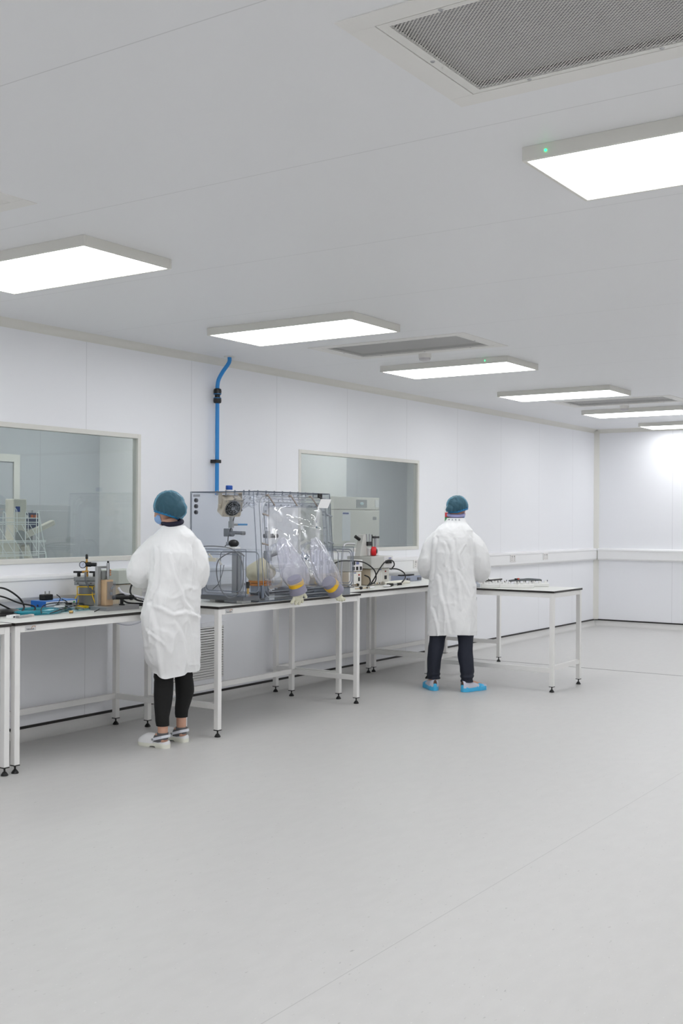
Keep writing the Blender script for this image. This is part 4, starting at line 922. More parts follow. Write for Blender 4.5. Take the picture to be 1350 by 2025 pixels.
# gauge panel box seen through the right chamber
t = thing('gauge_panel', 'pale panel with two dark gauges over a beige case, behind the right transfer chamber', 'panel', (-5.74, 8.17, Z3))
link('case', MB().box(-.09, .05, -.12, .13, .004, .13), beige_p, t, bevel=.006); link('panel', MB().box(.0, .012, -.13, .14, .131, .34), mat('panel_pale', (.84, .85, .87), .4), t, bevel=.002)
for y in (-.02, .08): link('gauge', MB().cyl((.012, y, .225), (.022, y, .225), .02, n=20), MATS['plug_grey'], t, smooth=True)
link('panel_label', MB().box(.012, .0125, -.01, .08, .262, .278), MATS['label_grey'], t); link('rocker', MB().box(.012, .02, .10, .13, .10, .16), MATS['plug_grey'], t)
for lb, pts, r_ in (('black cable arching over the front of the beige flow meter boxes from the gauge panel', [(-5.68, 8.25, 1.10), (-5.62, 8.30, 1.13), (-5.56, 8.40, 1.13), (-5.52, 8.52, 1.115), (-5.50, 8.64, 1.06), (-5.50, 8.70, 1.0), (-5.51, 8.70, .93), (-5.54, 8.62, .897)], .006),
    ('black cable arching in front of the larger grey box', [(-5.56, 8.70, .90), (-5.53, 8.72, .96), (-5.51, 8.76, 1.03), (-5.50, 8.84, 1.10), (-5.50, 8.93, 1.125), (-5.51, 9.02, 1.11), (-5.53, 9.07, 1.07), (-5.56, 9.06, 1.03)], .006),
    ('black cable curving round the right end of the wide flow meter box', [(-5.53, 8.99, 1.04), (-5.50, 9.08, 1.035), (-5.47, 9.15, 1.0), (-5.46, 9.16, .95), (-5.46, 9.10, .91)], .006),
    ('short black cable hanging between the two flow meter boxes', [(-5.60, 8.66, .99), (-5.57, 8.69, .97), (-5.56, 8.70, .93), (-5.56, 8.67, .90)], .006),
    ('black lead lying in front of the right transfer chamber', [(-5.35, 7.86, .895), (-5.38, 7.95, .905), (-5.40, 8.05, .91), (-5.43, 8.14, .915), (-5.46, 8.20, .905), (-5.44, 8.10, .897), (-5.40, 8.0, .895)], .006)):
    cable('black_cable', lb, pts, r_, rubber)
t = thing('barrel_connector', 'black barrel connector at the end of a cable near the front of the bench', 'connector', (-5.40, 8.84, Z3), -.6); link('barrel', MB().cyl((0, -.06, .014), (0, .0, .014), .013), rubber, t, smooth=True); link('collar', MB().cyl((0, 0, .014), (0, .04, .016), .009), steel, t, smooth=True); link('boot', MB().cyl((0, .04, .016), (0, .085, .02), .012), rubber, t, smooth=True)
t = thing('hand_probe', 'thin brass-tipped probe with a small black knob lying at the front of the bench', 'probe', (-5.345, 8.22, Z3), .0); link('stem', MB().cyl((0, -.10, .01), (0, .16, .012), .003), MATS['brass'], t); link('knob', MB().ell((0, -.01, .014), (.016, .018, .014)), rubber, t, smooth=True); link('bead', MB().ell((0, .09, .012), (.009, .01, .009)), dark, t, smooth=True); link('clear_end', MB().cyl((0, .13, .012), (0, .20, .012), .009), white, t, smooth=True)
t = thing('plastic_pieces', 'small white foil-wrapped piece near the bench edge in front of the wide box', 'packet', (-5.36, 8.66, Z3)); link('packet', MB().ell((0, 0, .012), (.03, .06, .012), nu=9, nv=5), white, t); link('tab', MB().cbox((0, .06, .006), (.02, .03, .008)), black, t)
t = thing('wrapped_roll', 'flat white plastic-wrapped roll on the bench left of the man', 'roll', (-5.42, 9.12, Z3), .05)
pr_ = mat('wrap_white', (.90, .89, .84), .4, bump=.5, bscale=30); link('roll', MB().tube([(-.10, -.26, .02), (-.08, -.1, .022), (-.05, .05, .022), (-.02, .10, .02)], [.010, .018, .019, .012], 12), pr_, t, smooth=True); link('end_cap', MB().cyl((-.10, -.265, .022), (-.10, -.28, .022), .016), mat('cap_grey2', (.72, .7, .66), .4, metal=.4), t)
t = thing('clear_case', 'clear plastic case with a black bar on top, against the wall left of the man', 'case', (-5.78, 9.72, H4)); link('case', MB().box(-.08, .08, -.17, .17, 0, .055), clear('case_clear', (.85, .87, .92), 1.3, .05, 1.5, body=.35), t, bevel=.004); link('bar', MB().box(-.01, .02, -.15, .12, .056, .066), black, t)
for y in (-.10, .11): link('latch', MB().box(.08, .09, y-.03, y+.03, .01, .035), MATS['plug_grey'], t)

# ---------------------------------------------------------------- bench in front of the man
bw = mat('block_white', (.90, .90, .89), .4); bg = mat('block_bluegrey', (.78, .81, .85), .4)
def conn(x, y, rz, n, label, m_=bw, L=.085):
    t = thing('moulded_block', label, 'block', (x, y, H4), rz, 'white moulded blocks on the bench')
    link('base', MB().box(-L, L, -.03, .03, 0, .034), m_, t, bevel=.006)
    for i in range(3):
        xx = -L+.03+i*(L-.03); link('boss', MB().cyl((xx, 0, .034), (xx, 0, .054), .015, .013, 14), m_, t, smooth=True); link('pin', MB().cyl((xx+.014, .0, .048), (xx+.014, 0, .064), .0035, n=8), dark, t)
    return t
spots = [(-4.78, 9.20, .55, 'bluish-white moulded block nearest the man, under the black folding tool', bg), (-4.60, 9.235, .5, 'white moulded block second from the man', bw), (-4.44, 9.30, .45, 'white moulded block third from the man', bw),
         (-4.60, 9.42, .5, 'white moulded block behind the first row, left of the grey cable', bw), (-4.33, 9.38, .8, 'white moulded block in front of the grey cable', bw), (-4.42, 9.58, .6, 'white moulded block just right of the grey cable', bw), (-4.30, 9.66, .5, 'white moulded block farthest from the man', bw)]
for i, (x, y, rz, lb, mm) in enumerate(spots): conn(x, y, rz, i, lb, mm)
t = thing('folding_tool', 'black folding hand tool standing open beside the right hand of the man', 'tool', (-4.81, 9.22, H4+.047)); 
k = MB().prism([(0, 0), (.04, 0), (.05, .02), (.03, .10), (.022, .10), (.012, .03)], -.006, .006, 'x', Matrix.Rotation(-.9, 4, 'Z')); k.bar((-.09, -.05, -.0), (.0, .0, .03), .012); link('handle', k, rubber, t); link('blade', MB().bar((.0, .0, .05), (.02, .01, .095), .01, .004), rubber, t)
t = thing('thin_screwdriver', 'thin dark rod leaning over the white blocks beside the man', 'rod', (-4.66, 9.26, H4+.048)); link('shaft', MB().cyl((.05, .03, 0), (-.04, -.02, .085), .0032, n=8), dark, t); link('tip', MB().cyl((.05, .03, 0), (.058, .034, -.006), .002, n=8), steel, t)
cable('grey_cable', 'dark grey cable bundle lying over the white blocks on the bench right of the man', [(-4.50, 9.42, .945), (-4.47, 9.50, .952), (-4.42, 9.55, .955), (-4.40, 9.62, .957), (-4.33, 9.70, .95), (-4.31, 9.69, .946), (-4.37, 9.60, .95), (-4.45, 9.48, .948), (-4.50, 9.45, .943)], .008, mat('cable_slate', (.36, .38, .39), .5))
t = thing('red_clip', 'small red clip on the grey cable on the bench right of the man', 'clip', (-4.43, 9.47, .955)); link('clip', MB().cbox((0, 0, .008), (.018, .022, .014)), mat('clip_red', (.7, .25, .2), .5), t, bevel=.003); link('spring', MB().cbox((-.014, -.02, .006), (.02, .02, .014)), black, t)

# ---------------------------------------------------------------- things in the rooms behind the glass
def plain_bench(label, x0, x1, y0, y1, h):
    t = thing('side_counter', label, 'counter', ((x0+x1)/2, (y0+y1)/2, 0)); X, Y = (x1-x0)/2, (y1-y0)/2
    link('counter_top', MB().box(-X, X, -Y, Y, h-.03, h), lam, t)
    for sx in (-1, 1):
        for sy in (-1, 1): link('leg', MB().box(sx*X-.05 if sx > 0 else -X, sx*X if sx > 0 else -X+.05, sy*Y-.05 if sy > 0 else -Y, sy*Y if sy > 0 else -Y+.05, 0, h-.03), frame_m, t)
plain_bench('white counter behind the left window, below its sill', -6.75, -6.12, 4.1, 6.1, .9)
wire = mat('white_wire', (.95, .96, .96), .4)
t = thing('wire_rack', 'tall white wire rack behind the left window', 'rack', (-6.36, 4.925, .90))
L_ = .575
k = MB()
for z in (.33, .57, .60): k.tube([(-.02, -L_, z), (-.02, L_, z)], .0032, 6)
for x, z in ((-.02, .555), (.09, .44), (.09, .43), (.09, .36), (.09, .345)): k.tube([(x, -L_, z-.0), (x, L_-.03, z)], .0026, 6)
link('long_wires', k, wire, t, smooth=True)
for i in range(12):
    y = -L_+.04+i*.1; hgt = .64 if i % 3 else .665
    link('arch_wire', MB().tube(smoothpath([(-.02, y-.012, .33), (-.02, y-.012, hgt-.03), (-.02, y, hgt), (-.02, y+.012, hgt-.03), (-.02, y+.012, .50)], 4), .0028, 6), wire, t, smooth=True)
for i in range(16):
    y = -L_+.03+i*.071; link('slant_wire', MB().tube([(-.02, y-.03, .555), (.09, y+.03, .35), (.09, y+.04, .25)], .0022, 6), wire, t, smooth=True)
for sy in (-1, 1): link('end_wire', MB().tube([(-.02, sy*L_, .0), (-.02, sy*L_, .62), (.0, sy*L_-.02, .65), (.09, sy*(L_-.03), .33), (.09, sy*(L_-.04), .0)], .004, 8), wire, t, smooth=True)
link('foot_wire', MB().tube([(-.02, -L_, .004), (-.02, L_, .004)], .004, 6).tube([(.09, -L_+.04, .004), (.09, L_-.04, .004)], .004, 6), wire, t)
inst = mat('instrument_cream', (.86, .84, .79), .5)
t = thing('bench_robot', 'cream jointed instrument with a slanted arm, behind the wire rack', 'instrument', (-6.62, 5.36, .90))
link('column', MB().box(-.05, .05, -.08, .13, 0, .44), inst, t, bevel=.012); link('head', MB().box(-.05, .05, .07, .19, .44, .74), inst, t, bevel=.008); link('arm', MB().bar((.03, .06, .42), (.03, .46, .57), .05, .04), inst, t, bevel=.01); link('strut', MB().bar((.05, .17, .40), (.05, .31, .02), .06, .04), inst, t, bevel=.01)
link('joint', MB().cyl((-.02, .12, .46), (.07, .12, .46), .05), greyp, t, smooth=True); link('blue_mark', MB().box(.05, .052, .085, .125, .645, .685), mat('mark_blue', (.10, .25, .55), .5), t)
t = thing('display_unit', 'dark blue unit with orange buttons behind the wire rack', 'display', (-6.705, 5.64, .90)); link('stand', MB().box(-.03, .03, -.03, .03, 0, .52), greyp, t); link('case', MB().box(-.04, .03, -.08, .11, .52, .64), mat('navy_case', (.18, .24, .38), .5), t, bevel=.006)
for y in (-.07, .035, .07): link('button', MB().box(.03, .034, y, y+.025, .60, .625), mat('button_orange', (.85, .42, .15), .5), t)
link('white_lamp', MB().ell((.033, -.01, .61), (.01, .014, .014)), white, t, smooth=True)
t = thing('steel_cabinet', 'grey steel cabinet against the rear wall behind the left window', 'cabinet', (-8.19, 6.72, 0)); cgm = mat('cabinet_grey', (.66, .67, .68), .5)
link('body', MB().box(-.30, .30, -.55, .46, 0, 1.62), cgm, t, bevel=.004); link('door', MB().box(.30, .315, -.50, -.02, .08, 1.57), cgm, t, bevel=.003); link('door', MB().box(.30, .315, 0, .44, .08, 1.57), cgm, t, bevel=.003); link('handle', MB().box(.315, .33, -.06, -.045, .8, .95), steel, t)
t = thing('tall_incubator', 'tall pale cabinet with a small control panel, behind the middle window', 'incubator', (-8.0, 11.70, 0)); icm = mat('incubator_cream', (.88, .87, .84), .45)
link('body', MB().box(-.35, .28, -.52, .52, 0, 1.785), icm, t, bevel=.006); link('header', MB().box(.28, .32, -.52, .52, 1.63, 1.785), icm, t, bevel=.004); link('door', MB().box(.28, .325, -.52, .52, .08, 1.622), icm, t, bevel=.006)
h_ = link('control_panel', MB().box(.32, .325, -.02, .22, 1.655, 1.755), greyp, t); link('display', MB().ell((.326, .10, 1.705), (.004, .045, .02)), mat('display_pale', (.72, .80, .82), .3), h_)
link('notice_sheet', MB().box(.325, .327, -.34, -.16, 1.24, 1.60), mat('sheet_paper', (.90, .91, .93), .5), t); link('sheet_heading', MB().box(.327, .328, -.33, -.2, 1.57, 1.59), mat('mark_blue', (.1, .25, .55), .5), t); link('door_badge', MB().box(.325, .328, .36, .44, 1.50, 1.54), greyp, t); link('header_label', MB().box(.32, .323, .42, .51, 1.66, 1.76), white, t)
# ---------------------------------------------------------------- people
skin = mat('skin', (.80, .62, .53), .5, var=.05, bscale=30)
coat_m = mat('coat_white', (.94, .94, .94), .62, spec=.3, bump=.35, bscale=55)
cap_f = clear('cap_film', (.74, .87, .92), .4, .5, 1.4, body=.34, bodycol=(.50, .73, .83), wav=.006, wscale=26)
hair_m = mat('hair_dark', (.19, .175, .17), .6, bump=.6, bscale=70)
navy = mat('navy_knit', (.08, .07, .17), .7); leg_black = mat('leggings_black', (.03, .028, .03), .8, bump=.3, bscale=80)
jean = mat('trousers_navy', (.095, .115, .175), .75, bump=.3, bscale=60)
maskb = mat('mask_blue', (.56, .70, .88), .6)
clog_w = mat('clog_white', (.92, .92, .92), .35); sole_w = mat('clog_sole', (.90, .90, .85), .45)

def person(label, P0):
    d = math.hypot(*P0); a = (P0[0]/d, P0[1]/d); r = (a[1], -a[0])
    return thing('person', label, 'person', (P0[0], P0[1], 0), math.atan2(r[1], r[0]))
def remesh(o, vox, it=3, fac=.5, smooth=True):
    rm = o.modifiers.new('r', 'REMESH'); rm.mode = 'VOXEL'; rm.voxel_size = vox
    sm = o.modifiers.new('s', 'SMOOTH'); sm.iterations = it; sm.factor = fac
    baked(o); o.data.polygons.foreach_set('use_smooth', [smooth]*len(o.data.polygons)); return o
def lerp3(a, b, t): return tuple(a[i]+(b[i]-a[i])*t for i in range(3))
def head_shape(mb, c, yaw, pitch, s=1.):
    """head centred at c; face looks along +y of its own frame"""
    M = Matrix.Translation(c) @ Matrix.Rotation(yaw, 4, 'Z') @ Matrix.Rotation(-pitch, 4, 'X') @ Matrix.Scale(s, 4)
    E = lambda p, r: mb.ell(p, r, M)
    E((0, -.015, .03), (.074, .092, .085)); E((0, .03, .0), (.062, .062, .085)); E((0, .038, -.055), (.048, .05, .052)); E((0, .07, -.085), (.024, .02, .02))
    E((0, .088, .022), (.045, .014, .010)); E((0, .098, -.012), (.011, .016, .024)); E((0, .106, -.026), (.015, .013, .011))
    for k in (-1, 1):
        E((k*.032, .075, -.03), (.022, .02, .024)); E((k*.030, .083, .004), (.013, .010, .009))
        mb.tube([M @ Vector((k*.074, -.004, .028)), M @ Vector((k*.084, -.018, .03)), M @ Vector((k*.086, -.024, .008)), M @ Vector((k*.079, -.010, -.026))], [.007, .009, .008, .006], 8)
        E((k*.077, -.006, .002), (.007, .014, .022))
    E((0, .088, -.052), (.022, .010, .006)); E((0, .086, -.062), (.019, .010, .007))
    return M
def hand(mb, w, d, up, side, s=1., curl=.5):
    """palm and five fingers; w wrist, d pointing direction, up = back of the hand, side = +1 thumb to +d x up"""
    w = Vector(w); d = Vector(d).normalized(); up = Vector(up); up = (up-d*up.dot(d)).normalized(); x = d.cross(up).normalized()*side
    P_ = lambda f, l, h: w+d*f*s+x*l*s+up*h*s
    M = Matrix((x, d, up)).transposed().to_4x4(); M.translation = P_(.05, 0, 0)
    mb.ell((0, 0, 0), (.040*s, .052*s, .015*s), M)
    mb.tube([P_(-.03, 0, 0), P_(.0, 0, 0), P_(.03, 0, 0)], [.026*s, .025*s, .024*s], 12)
    for i, (l, L_, r_) in enumerate(((.030, .072, .0085), (.010, .080, .0088), (-.010, .074, .0084), (-.029, .058, .0074))):
        a, b, c_ = P_(.088, l, 0), P_(.088+L_*.45, l*1.1, -.012*curl*2), P_(.088+L_*.78, l*1.1, -.03*curl*2); e = P_(.088+L_*.92, l*1.08, -.05*curl*2)
        mb.tube([P_(.06, l*.9, 0), a, b, c_, e], [r_*s]*4+[r_*.8*s], 8); mb.ell(e, (r_*.8*s,)*3, nu=8, nv=6)
    a, b, c_, e = P_(.02, .028, -.004), P_(.045, .052, -.01), P_(.075, .064, -.018), P_(.10, .062, -.026)
    mb.tube([a, b, c_, e], [.013*s, .0115*s, .0098*s, .0085*s], 8); mb.ell(e, (.0085*s,)*3, nu=8, nv=6)

def coat(t, rings, arms, seed, hemfn=None, rot=0., creases=(), vox=.008, fold=1., name='lab_coat'):
    """rings: (z, centre u, half width, centre v, half depth); arms: lists of (u, v, z, r)"""
    R = sorted(rings); R = [(R[0][0]-.03,)+tuple(R[0][1:])]+R; n = 56; mb = MB(); fine = []
    def interp(z):
        for a, b in zip(R, R[1:]):
            if z <= b[0]:
                k = (z-a[0])/(b[0]-a[0]); k = k*k*(3-2*k)*.5+k*.5; return [a[i]+(b[i]-a[i])*k for i in range(5)]
        return list(R[-1])
    z = R[0][0]
    while z < R[-1][0]-.004:
        q = interp(z); q[0] = z; fine.append(q); z += .02
    fine.append(list(R[-1])); rs = []
    for z, u, hw, v, hd in fine:
        ring = []
        for k in range(n):
            a = 2*PI*k/n; c, s_ = math.cos(a), math.sin(a); e = .82
            px_, py_ = math.copysign(abs(c)**e, c), math.copysign(abs(s_)**e, s_)
            if rot:
                th = rot*max(0, min(1, (1.40-z)/.12)); B_ = .68+.0*z; A_ = hw/math.sqrt(math.cos(th)**2+(B_*math.sin(th))**2)
                px_, py_ = A_*px_, A_*B_*py_; ring.append((u+px_*math.cos(th)-py_*math.sin(th), v+px_*math.sin(th)+py_*math.cos(th), z))
            else: ring.append((u+hw*px_, v+hd*py_, z))
        rs.append(ring)
    mb.rings(rs)
    for arm in arms:
        pts = smoothpath([p[:3] for p in arm], 6); rad = []
        for i in range(len(arm)-1):
            for k in range(6): rad.append(arm[i][3]+(arm[i+1][3]-arm[i][3])*k/6)
        rad.append(arm[-1][3]); mb.tube(pts, rad, 20)
    o = link(name, mb, coat_m, t); remesh(o, vox, 5, .5)
    me = o.data; nv = len(me.vertices); co = np.empty(nv*3); me.vertices.foreach_get('co', co); co = co.reshape(-1, 3)
    no = np.empty(nv*3); me.vertices.foreach_get('normal', no); no = no.reshape(-1, 3)
    zt_, zb_ = R[-1][0], R[0][0]+.03; out = co.copy()
    for i in range(nv):
        x, y, z = co[i]; k = max(0, min(1, (zt_-.25-z)/(zt_-.25-zb_)))
        w1 = noise.noise(Vector((x*5+seed, y*5, z*1.6))); w2 = noise.noise(Vector((x*11+z*5, y*9+seed, z*6)))
        rid = 1-abs(noise.noise(Vector((x*7-z*4.5+seed, y*6, z*5.5+x*4))))*2.6
        rid2 = 1-abs(noise.noise(Vector((x*14+z*8, y*12, z*11-x*7+seed))))*2.6
        vert = 1-abs(noise.noise(Vector((x*13+1.2*w1, y*11, z*2.2+seed))))*2.8
        d = fold*(.012*w1*(.4+k)+.006*w2+.0055*max(0, rid)**2+.0026*max(0, rid2)**2+.011*(.25+k)*max(0, vert)**2)-.003
        if no[i][1] < .25:
            for pts_, amp, wd in creases:
                best = 9.; side_ = 0.
                for (ax, az), (bx, bz) in zip(pts_, pts_[1:]):
                    ex, ez = bx-ax, bz-az; tt = max(0, min(1, ((x-ax)*ex+(z-az)*ez)/(ex*ex+ez*ez))); dx_, dz_ = x-ax-ex*tt, z-az-ez*tt; dd = math.hypot(dx_, dz_)
                    if dd < best: best = dd; side_ = math.copysign(1, dx_*ez-dz_*ex)
                if best < wd*4:
                    ds = best*side_/wd; fall = 1.
                    d += amp*(math.exp(-(ds-.6)**2)-.8*math.exp(-((ds+.9)*1.5)**2))
        out[i] += no[i]*d
    me.vertices.foreach_set('co', out.reshape(-1)); me.update()
    bm = bmesh.new(); bm.from_mesh(me); kill = []
    ends = [(Vector(a[-1][:3]), (Vector(a[-1][:3])-Vector(a[-2][:3])).normalized()) for a in arms]
    for f in bm.faces:
        c = f.calc_center_median()
        for e, d in ends:
            if (c-e).length < .08 and f.normal.dot(d) > .75: kill.append(f); break
    bmesh.ops.delete(bm, geom=kill, context='FACES')
    for z_, nz in ((zb_, -1), (zt_-.006, 1)):
        bmesh.ops.bisect_plane(bm, geom=bm.verts[:]+bm.edges[:]+bm.faces[:], plane_co=(0, 0, z_), plane_no=(0, 0, nz), clear_outer=True)
    if hemfn:
        for v in bm.verts:
            if v.co.z < zb_+.14: v.co.z += hemfn(v.co.x, v.co.y)*max(0, 1-(v.co.z-zb_)/.14)
    bm.to_mesh(me); bm.free()
    sd = o.modifiers.new('cloth', 'SOLIDIFY'); sd.thickness = .003; sd.offset = -1
    return o
def legtube(name, t, pts, mt, seed=0, amp=.0, nseg=28, crumple=()):
    P_ = smoothpath([p[:3] for p in pts], 8); rad = []
    for i in range(len(pts)-1):
        for k in range(8): rad.append(pts[i][3]+(pts[i+1][3]-pts[i][3])*k/8)
    rad.append(pts[-1][3]); rs = []
    for p, r_ in zip(P_, rad):
        extra = sum(h*math.sin((p.z-z0)*fq) for z0, z1, h, fq in crumple if z0 <= p.z <= z1)
        rs.append([Vector((p.x+(r_+extra+amp*noise.noise(Vector((math.cos(a)*1.6, math.sin(a)*1.6, p.z*11+seed))))*math.cos(a),
                           p.y+(r_+extra+amp*noise.noise(Vector((math.cos(a)*1.6+5, math.sin(a)*1.6, p.z*11+seed))))*math.sin(a), p.z)) for a in [2*PI*k/nseg for k in range(nseg)]])
    return link(name, MB().rings(rs), mt, t, smooth='all')
def footframe(heel, toe):
    h = Vector((*heel, 0)); d = (Vector((*toe, 0))-h); L_ = d.length; d.normalize(); x = Vector((d.y, -d.x, 0))
    M = Matrix((d, -x, Vector((0, 0, 1)))).transposed().to_4x4(); M.translation = h; return M, L_
WP = [(0, .012), (.02, .022), (.06, .029), (.13, .033), (.25, .034), (.4, .034), (.55, .039), (.7, .046), (.82, .046), (.9, .040), (.96, .028), (.99, .016), (1, .006)]
def wfoot(x):
    for a, b in zip(WP, WP[1:]):
        if x <= b[0]: return a[1]+(b[1]-a[1])*(x-a[0])/(b[0]-a[0])
    return WP[-1][1]
def foot_loft(M, L_, prof, x0, x1, n=22, k=1., seg=14, under=0.):
    """prof(x)->(z bottom, z top); half-tube cross sections along the foot"""
    rs = []
    for i in range(n+1):
        x = x0+(x1-x0)*i/n; w_ = wfoot(x)*k; zb_, zt_ = prof(x); ring = []
        for j in range(seg):
            a = 2*PI*j/seg; c, s_ = math.cos(a), math.sin(a)
            z = (zt_-zb_)*max(0, s_)**.8 if s_ > 0 else 0
            ring.append(M @ Vector((x*L_, w_*math.copysign(abs(c)**.7, c), zb_+z-(.001 if s_ < 0 else 0))))
        rs.append(ring)
    return MB().rings(rs)
def sole(M, L_, z0, z1, k=1., heelgap=True):
    pts = [(x*L_, wfoot(x)*k) for x in [i/24 for i in range(25)]]; poly = pts+[(x, -w_) for x, w_ in pts[::-1]]
    mb = MB(); n = len(poly)
    def zlow(x): 
        q = x/L_; return z0+(.008 if heelgap and .36 < q < .52 else 0)+(.006*max(0, (q-.85)/.15))
    rs = [[M @ Vector((x, y*s_, z)) for x, y in poly] for s_, z in ()]
    mb.rings([[M @ Vector((x, y*.95, zlow(x))) for x, y in poly], [M @ Vector((x, y, zlow(x)+.004)) for x, y in poly], [M @ Vector((x, y, z1-.003)) for x, y in poly], [M @ Vector((x, y*.96, z1)) for x, y in poly]])
    return mb
def clog(t, heel, toe):
    M, L_ = footframe(heel, toe)
    c = link('clog', sole(M, L_, .0, .030, 1.08), sole_w, t, smooth=True); c['label'] = 'white clog'
    up = lambda x: (.026, .026+.060*min(1, ((1.0-x)/.30))**.55*(1 if x > .55 else 1) if x < 1 else .03)
    link('clog_upper', foot_loft(M, L_, up, .42, 1.0, 20, 1.12, 20), clog_w, c, smooth=True)
    link('clog_rim', foot_loft(M, L_, lambda x: (.026, .040+.012*max(0, .1-x)/.1), 0.0, .5, 14, 1.06, 20), clog_w, c, smooth=True)
    st = []
    for i in range(21):
        q = -1+2*i/20; a = PI*abs(q)
        x = .40*abs(q)**1.3-.0; w_ = (.036+.004*abs(q))*math.copysign(min(1, abs(q)*2.6)**.7, q); st.append(M @ Vector((x*L_, w_*1.12, .082-.028*abs(q)**1.5)))
    rs = []
    for p in st:
        rs.append([p+Vector((0, 0, z))+((p-(M @ Vector((.45*L_, 0, p.z)))).normalized()*o_) for z, o_ in ((-.009, 0), (.009, 0), (.009, .003), (-.009, .003))])
    link('heel_strap', MB().rings(rs), mat('strap_white', (.88, .89, .92), .4), c)
    for q in (st[0], st[-1]): 
        dv = (q-(M @ Vector((.38*L_, 0, q.z)))); dv.z = 0; dv.normalize(); link('strap_rivet', MB().cyl(q+dv*.0, q+dv*.007, .0075, n=14), greyp, c)
    return M, L_

# ======== the woman by the benches on the left
W_P = (-5.07, 5.48)
t = person('woman in white lab coat, blue hair cap, black leggings and white clogs, back turned', W_P)
mb = MB()
neck = (.0, .03, 1.44)
HM = head_shape(mb, (-.022, .06, 1.565), math.radians(58), math.radians(14), .93)
mb.tube([(.012, .045, 1.36), (.004, .045, 1.44), (-.01, .05, 1.50)], [.058, .052, .052], 18)
mb.tube([(.02, .01, .86), (.02, .01, 1.0), (.03, .02, 1.15), (.03, .03, 1.26), (.03, .04, 1.33)], [.115, .105, .105, .10, .07], 22)
mb.tube([(-.08, .05, 1.32), (.02, .045, 1.345), (.13, .05, 1.32)], [.042, .05, .042], 16)
mb.ell((-.045, -.02, .86), (.09, .09, .11)); mb.ell((.08, .05, .86), (.09, .09, .11))
LA = [(-.085, .05, 1.315), (-.195, .05, 1.13), (-.09, .27, 1.06)]; RA = [(.135, .05, 1.315), (.185, .06, 1.12), (.10, .27, 1.05)]
for A_ in (LA, RA):
    e_ = lerp3(A_[1], A_[2], .5); mb.tube([A_[0], lerp3(A_[0], A_[1], .5), A_[1], e_, A_[2]], [.04, .04, .036, .033, .025], 14)
hand(mb, (-.088, .275, 1.058), (.05, .9, -.3), (-.1, .3, 1), 1, .92); hand(mb, (.098, .275, 1.048), (-.2, .9, -.3), (.1, .3, 1), -1, .92)
ML, LL = footframe((-.003, -.085), (-.193, .088)); MR, LR = footframe((.118, .100), (-.062, .27))
al = ML @ Vector((.055, 0, .0)); ar = MR @ Vector((.055, 0, .0))
WL = [(-.055, -.01, .80, .090), (-.05, .01, .60, .078), (-.038, .02, .49, .066), (-.042, -.005, .34, .0635), (al.x-.004, al.y, .20, .047), (al.x, al.y, .143, .0415)]
WR = [(.085, .055, .80, .090), (.088, .095, .60, .078), (.086, .105, .49, .062), (.100, .11, .34, .0625), (ar.x+.002, ar.y, .21, .044), (ar.x, ar.y, .165, .0405)]
for a_, hx, kx, MM in ((al, -.055, -.035, ML), (ar, .09, .088, MR)):
    ky = .02 if a_ is al else .10
    mb.tube([p_[:3] for p_ in (WL if a_ is al else WR)]+[(a_.x, a_.y, .05)], [p_[3]*.84 for p_ in (WL if a_ is al else WR)]+[.032], 16)
    mb.tube([MM @ Vector((.03, 0, .055)), MM @ Vector((.10, 0, .06)), MM @ Vector((.16, 0, .048)), MM @ Vector((.215, 0, .04))], [.028, .03, .028, .02], 14)
bo = link('body', mb, skin, t); remesh(bo, .006, 3, .5)
# leggings, socks, clogs
kl = legtube('leggings', t, [(-.055, -.01, .80, .090), (-.05, .01, .60, .078), (-.038, .02, .49, .066), (-.042, -.005, .34, .0635), (al.x-.004, al.y, .20, .047), (al.x, al.y, .143, .0415)], leg_black, 1, .003, crumple=((.42, .52, .003, 240),))
legtube('leggings', t, [(.085, .055, .80, .090), (.088, .095, .60, .078), (.086, .105, .49, .062), (.100, .11, .34, .0625), (ar.x+.002, ar.y, .21, .044), (ar.x, ar.y, .165, .0405)], leg_black, 7, .003, crumple=((.42, .52, .003, 240),))
for MM in (ML, MR):
    link('sock', MB().tube([MM @ Vector((.055, 0, .098)), MM @ Vector((.055, 0, .07)), MM @ Vector((.075, 0, .052)), MM @ Vector((.13, 0, .052)), MM @ Vector((.18, 0, .042))], [.0375, .038, .036, .034, .026], 16), mat('sock_grey', (.40, .40, .41), .8), t, smooth=True)
clog(t, (-.003, -.085), (-.193, .088)); clog(t, (.118, .100), (-.062, .27))
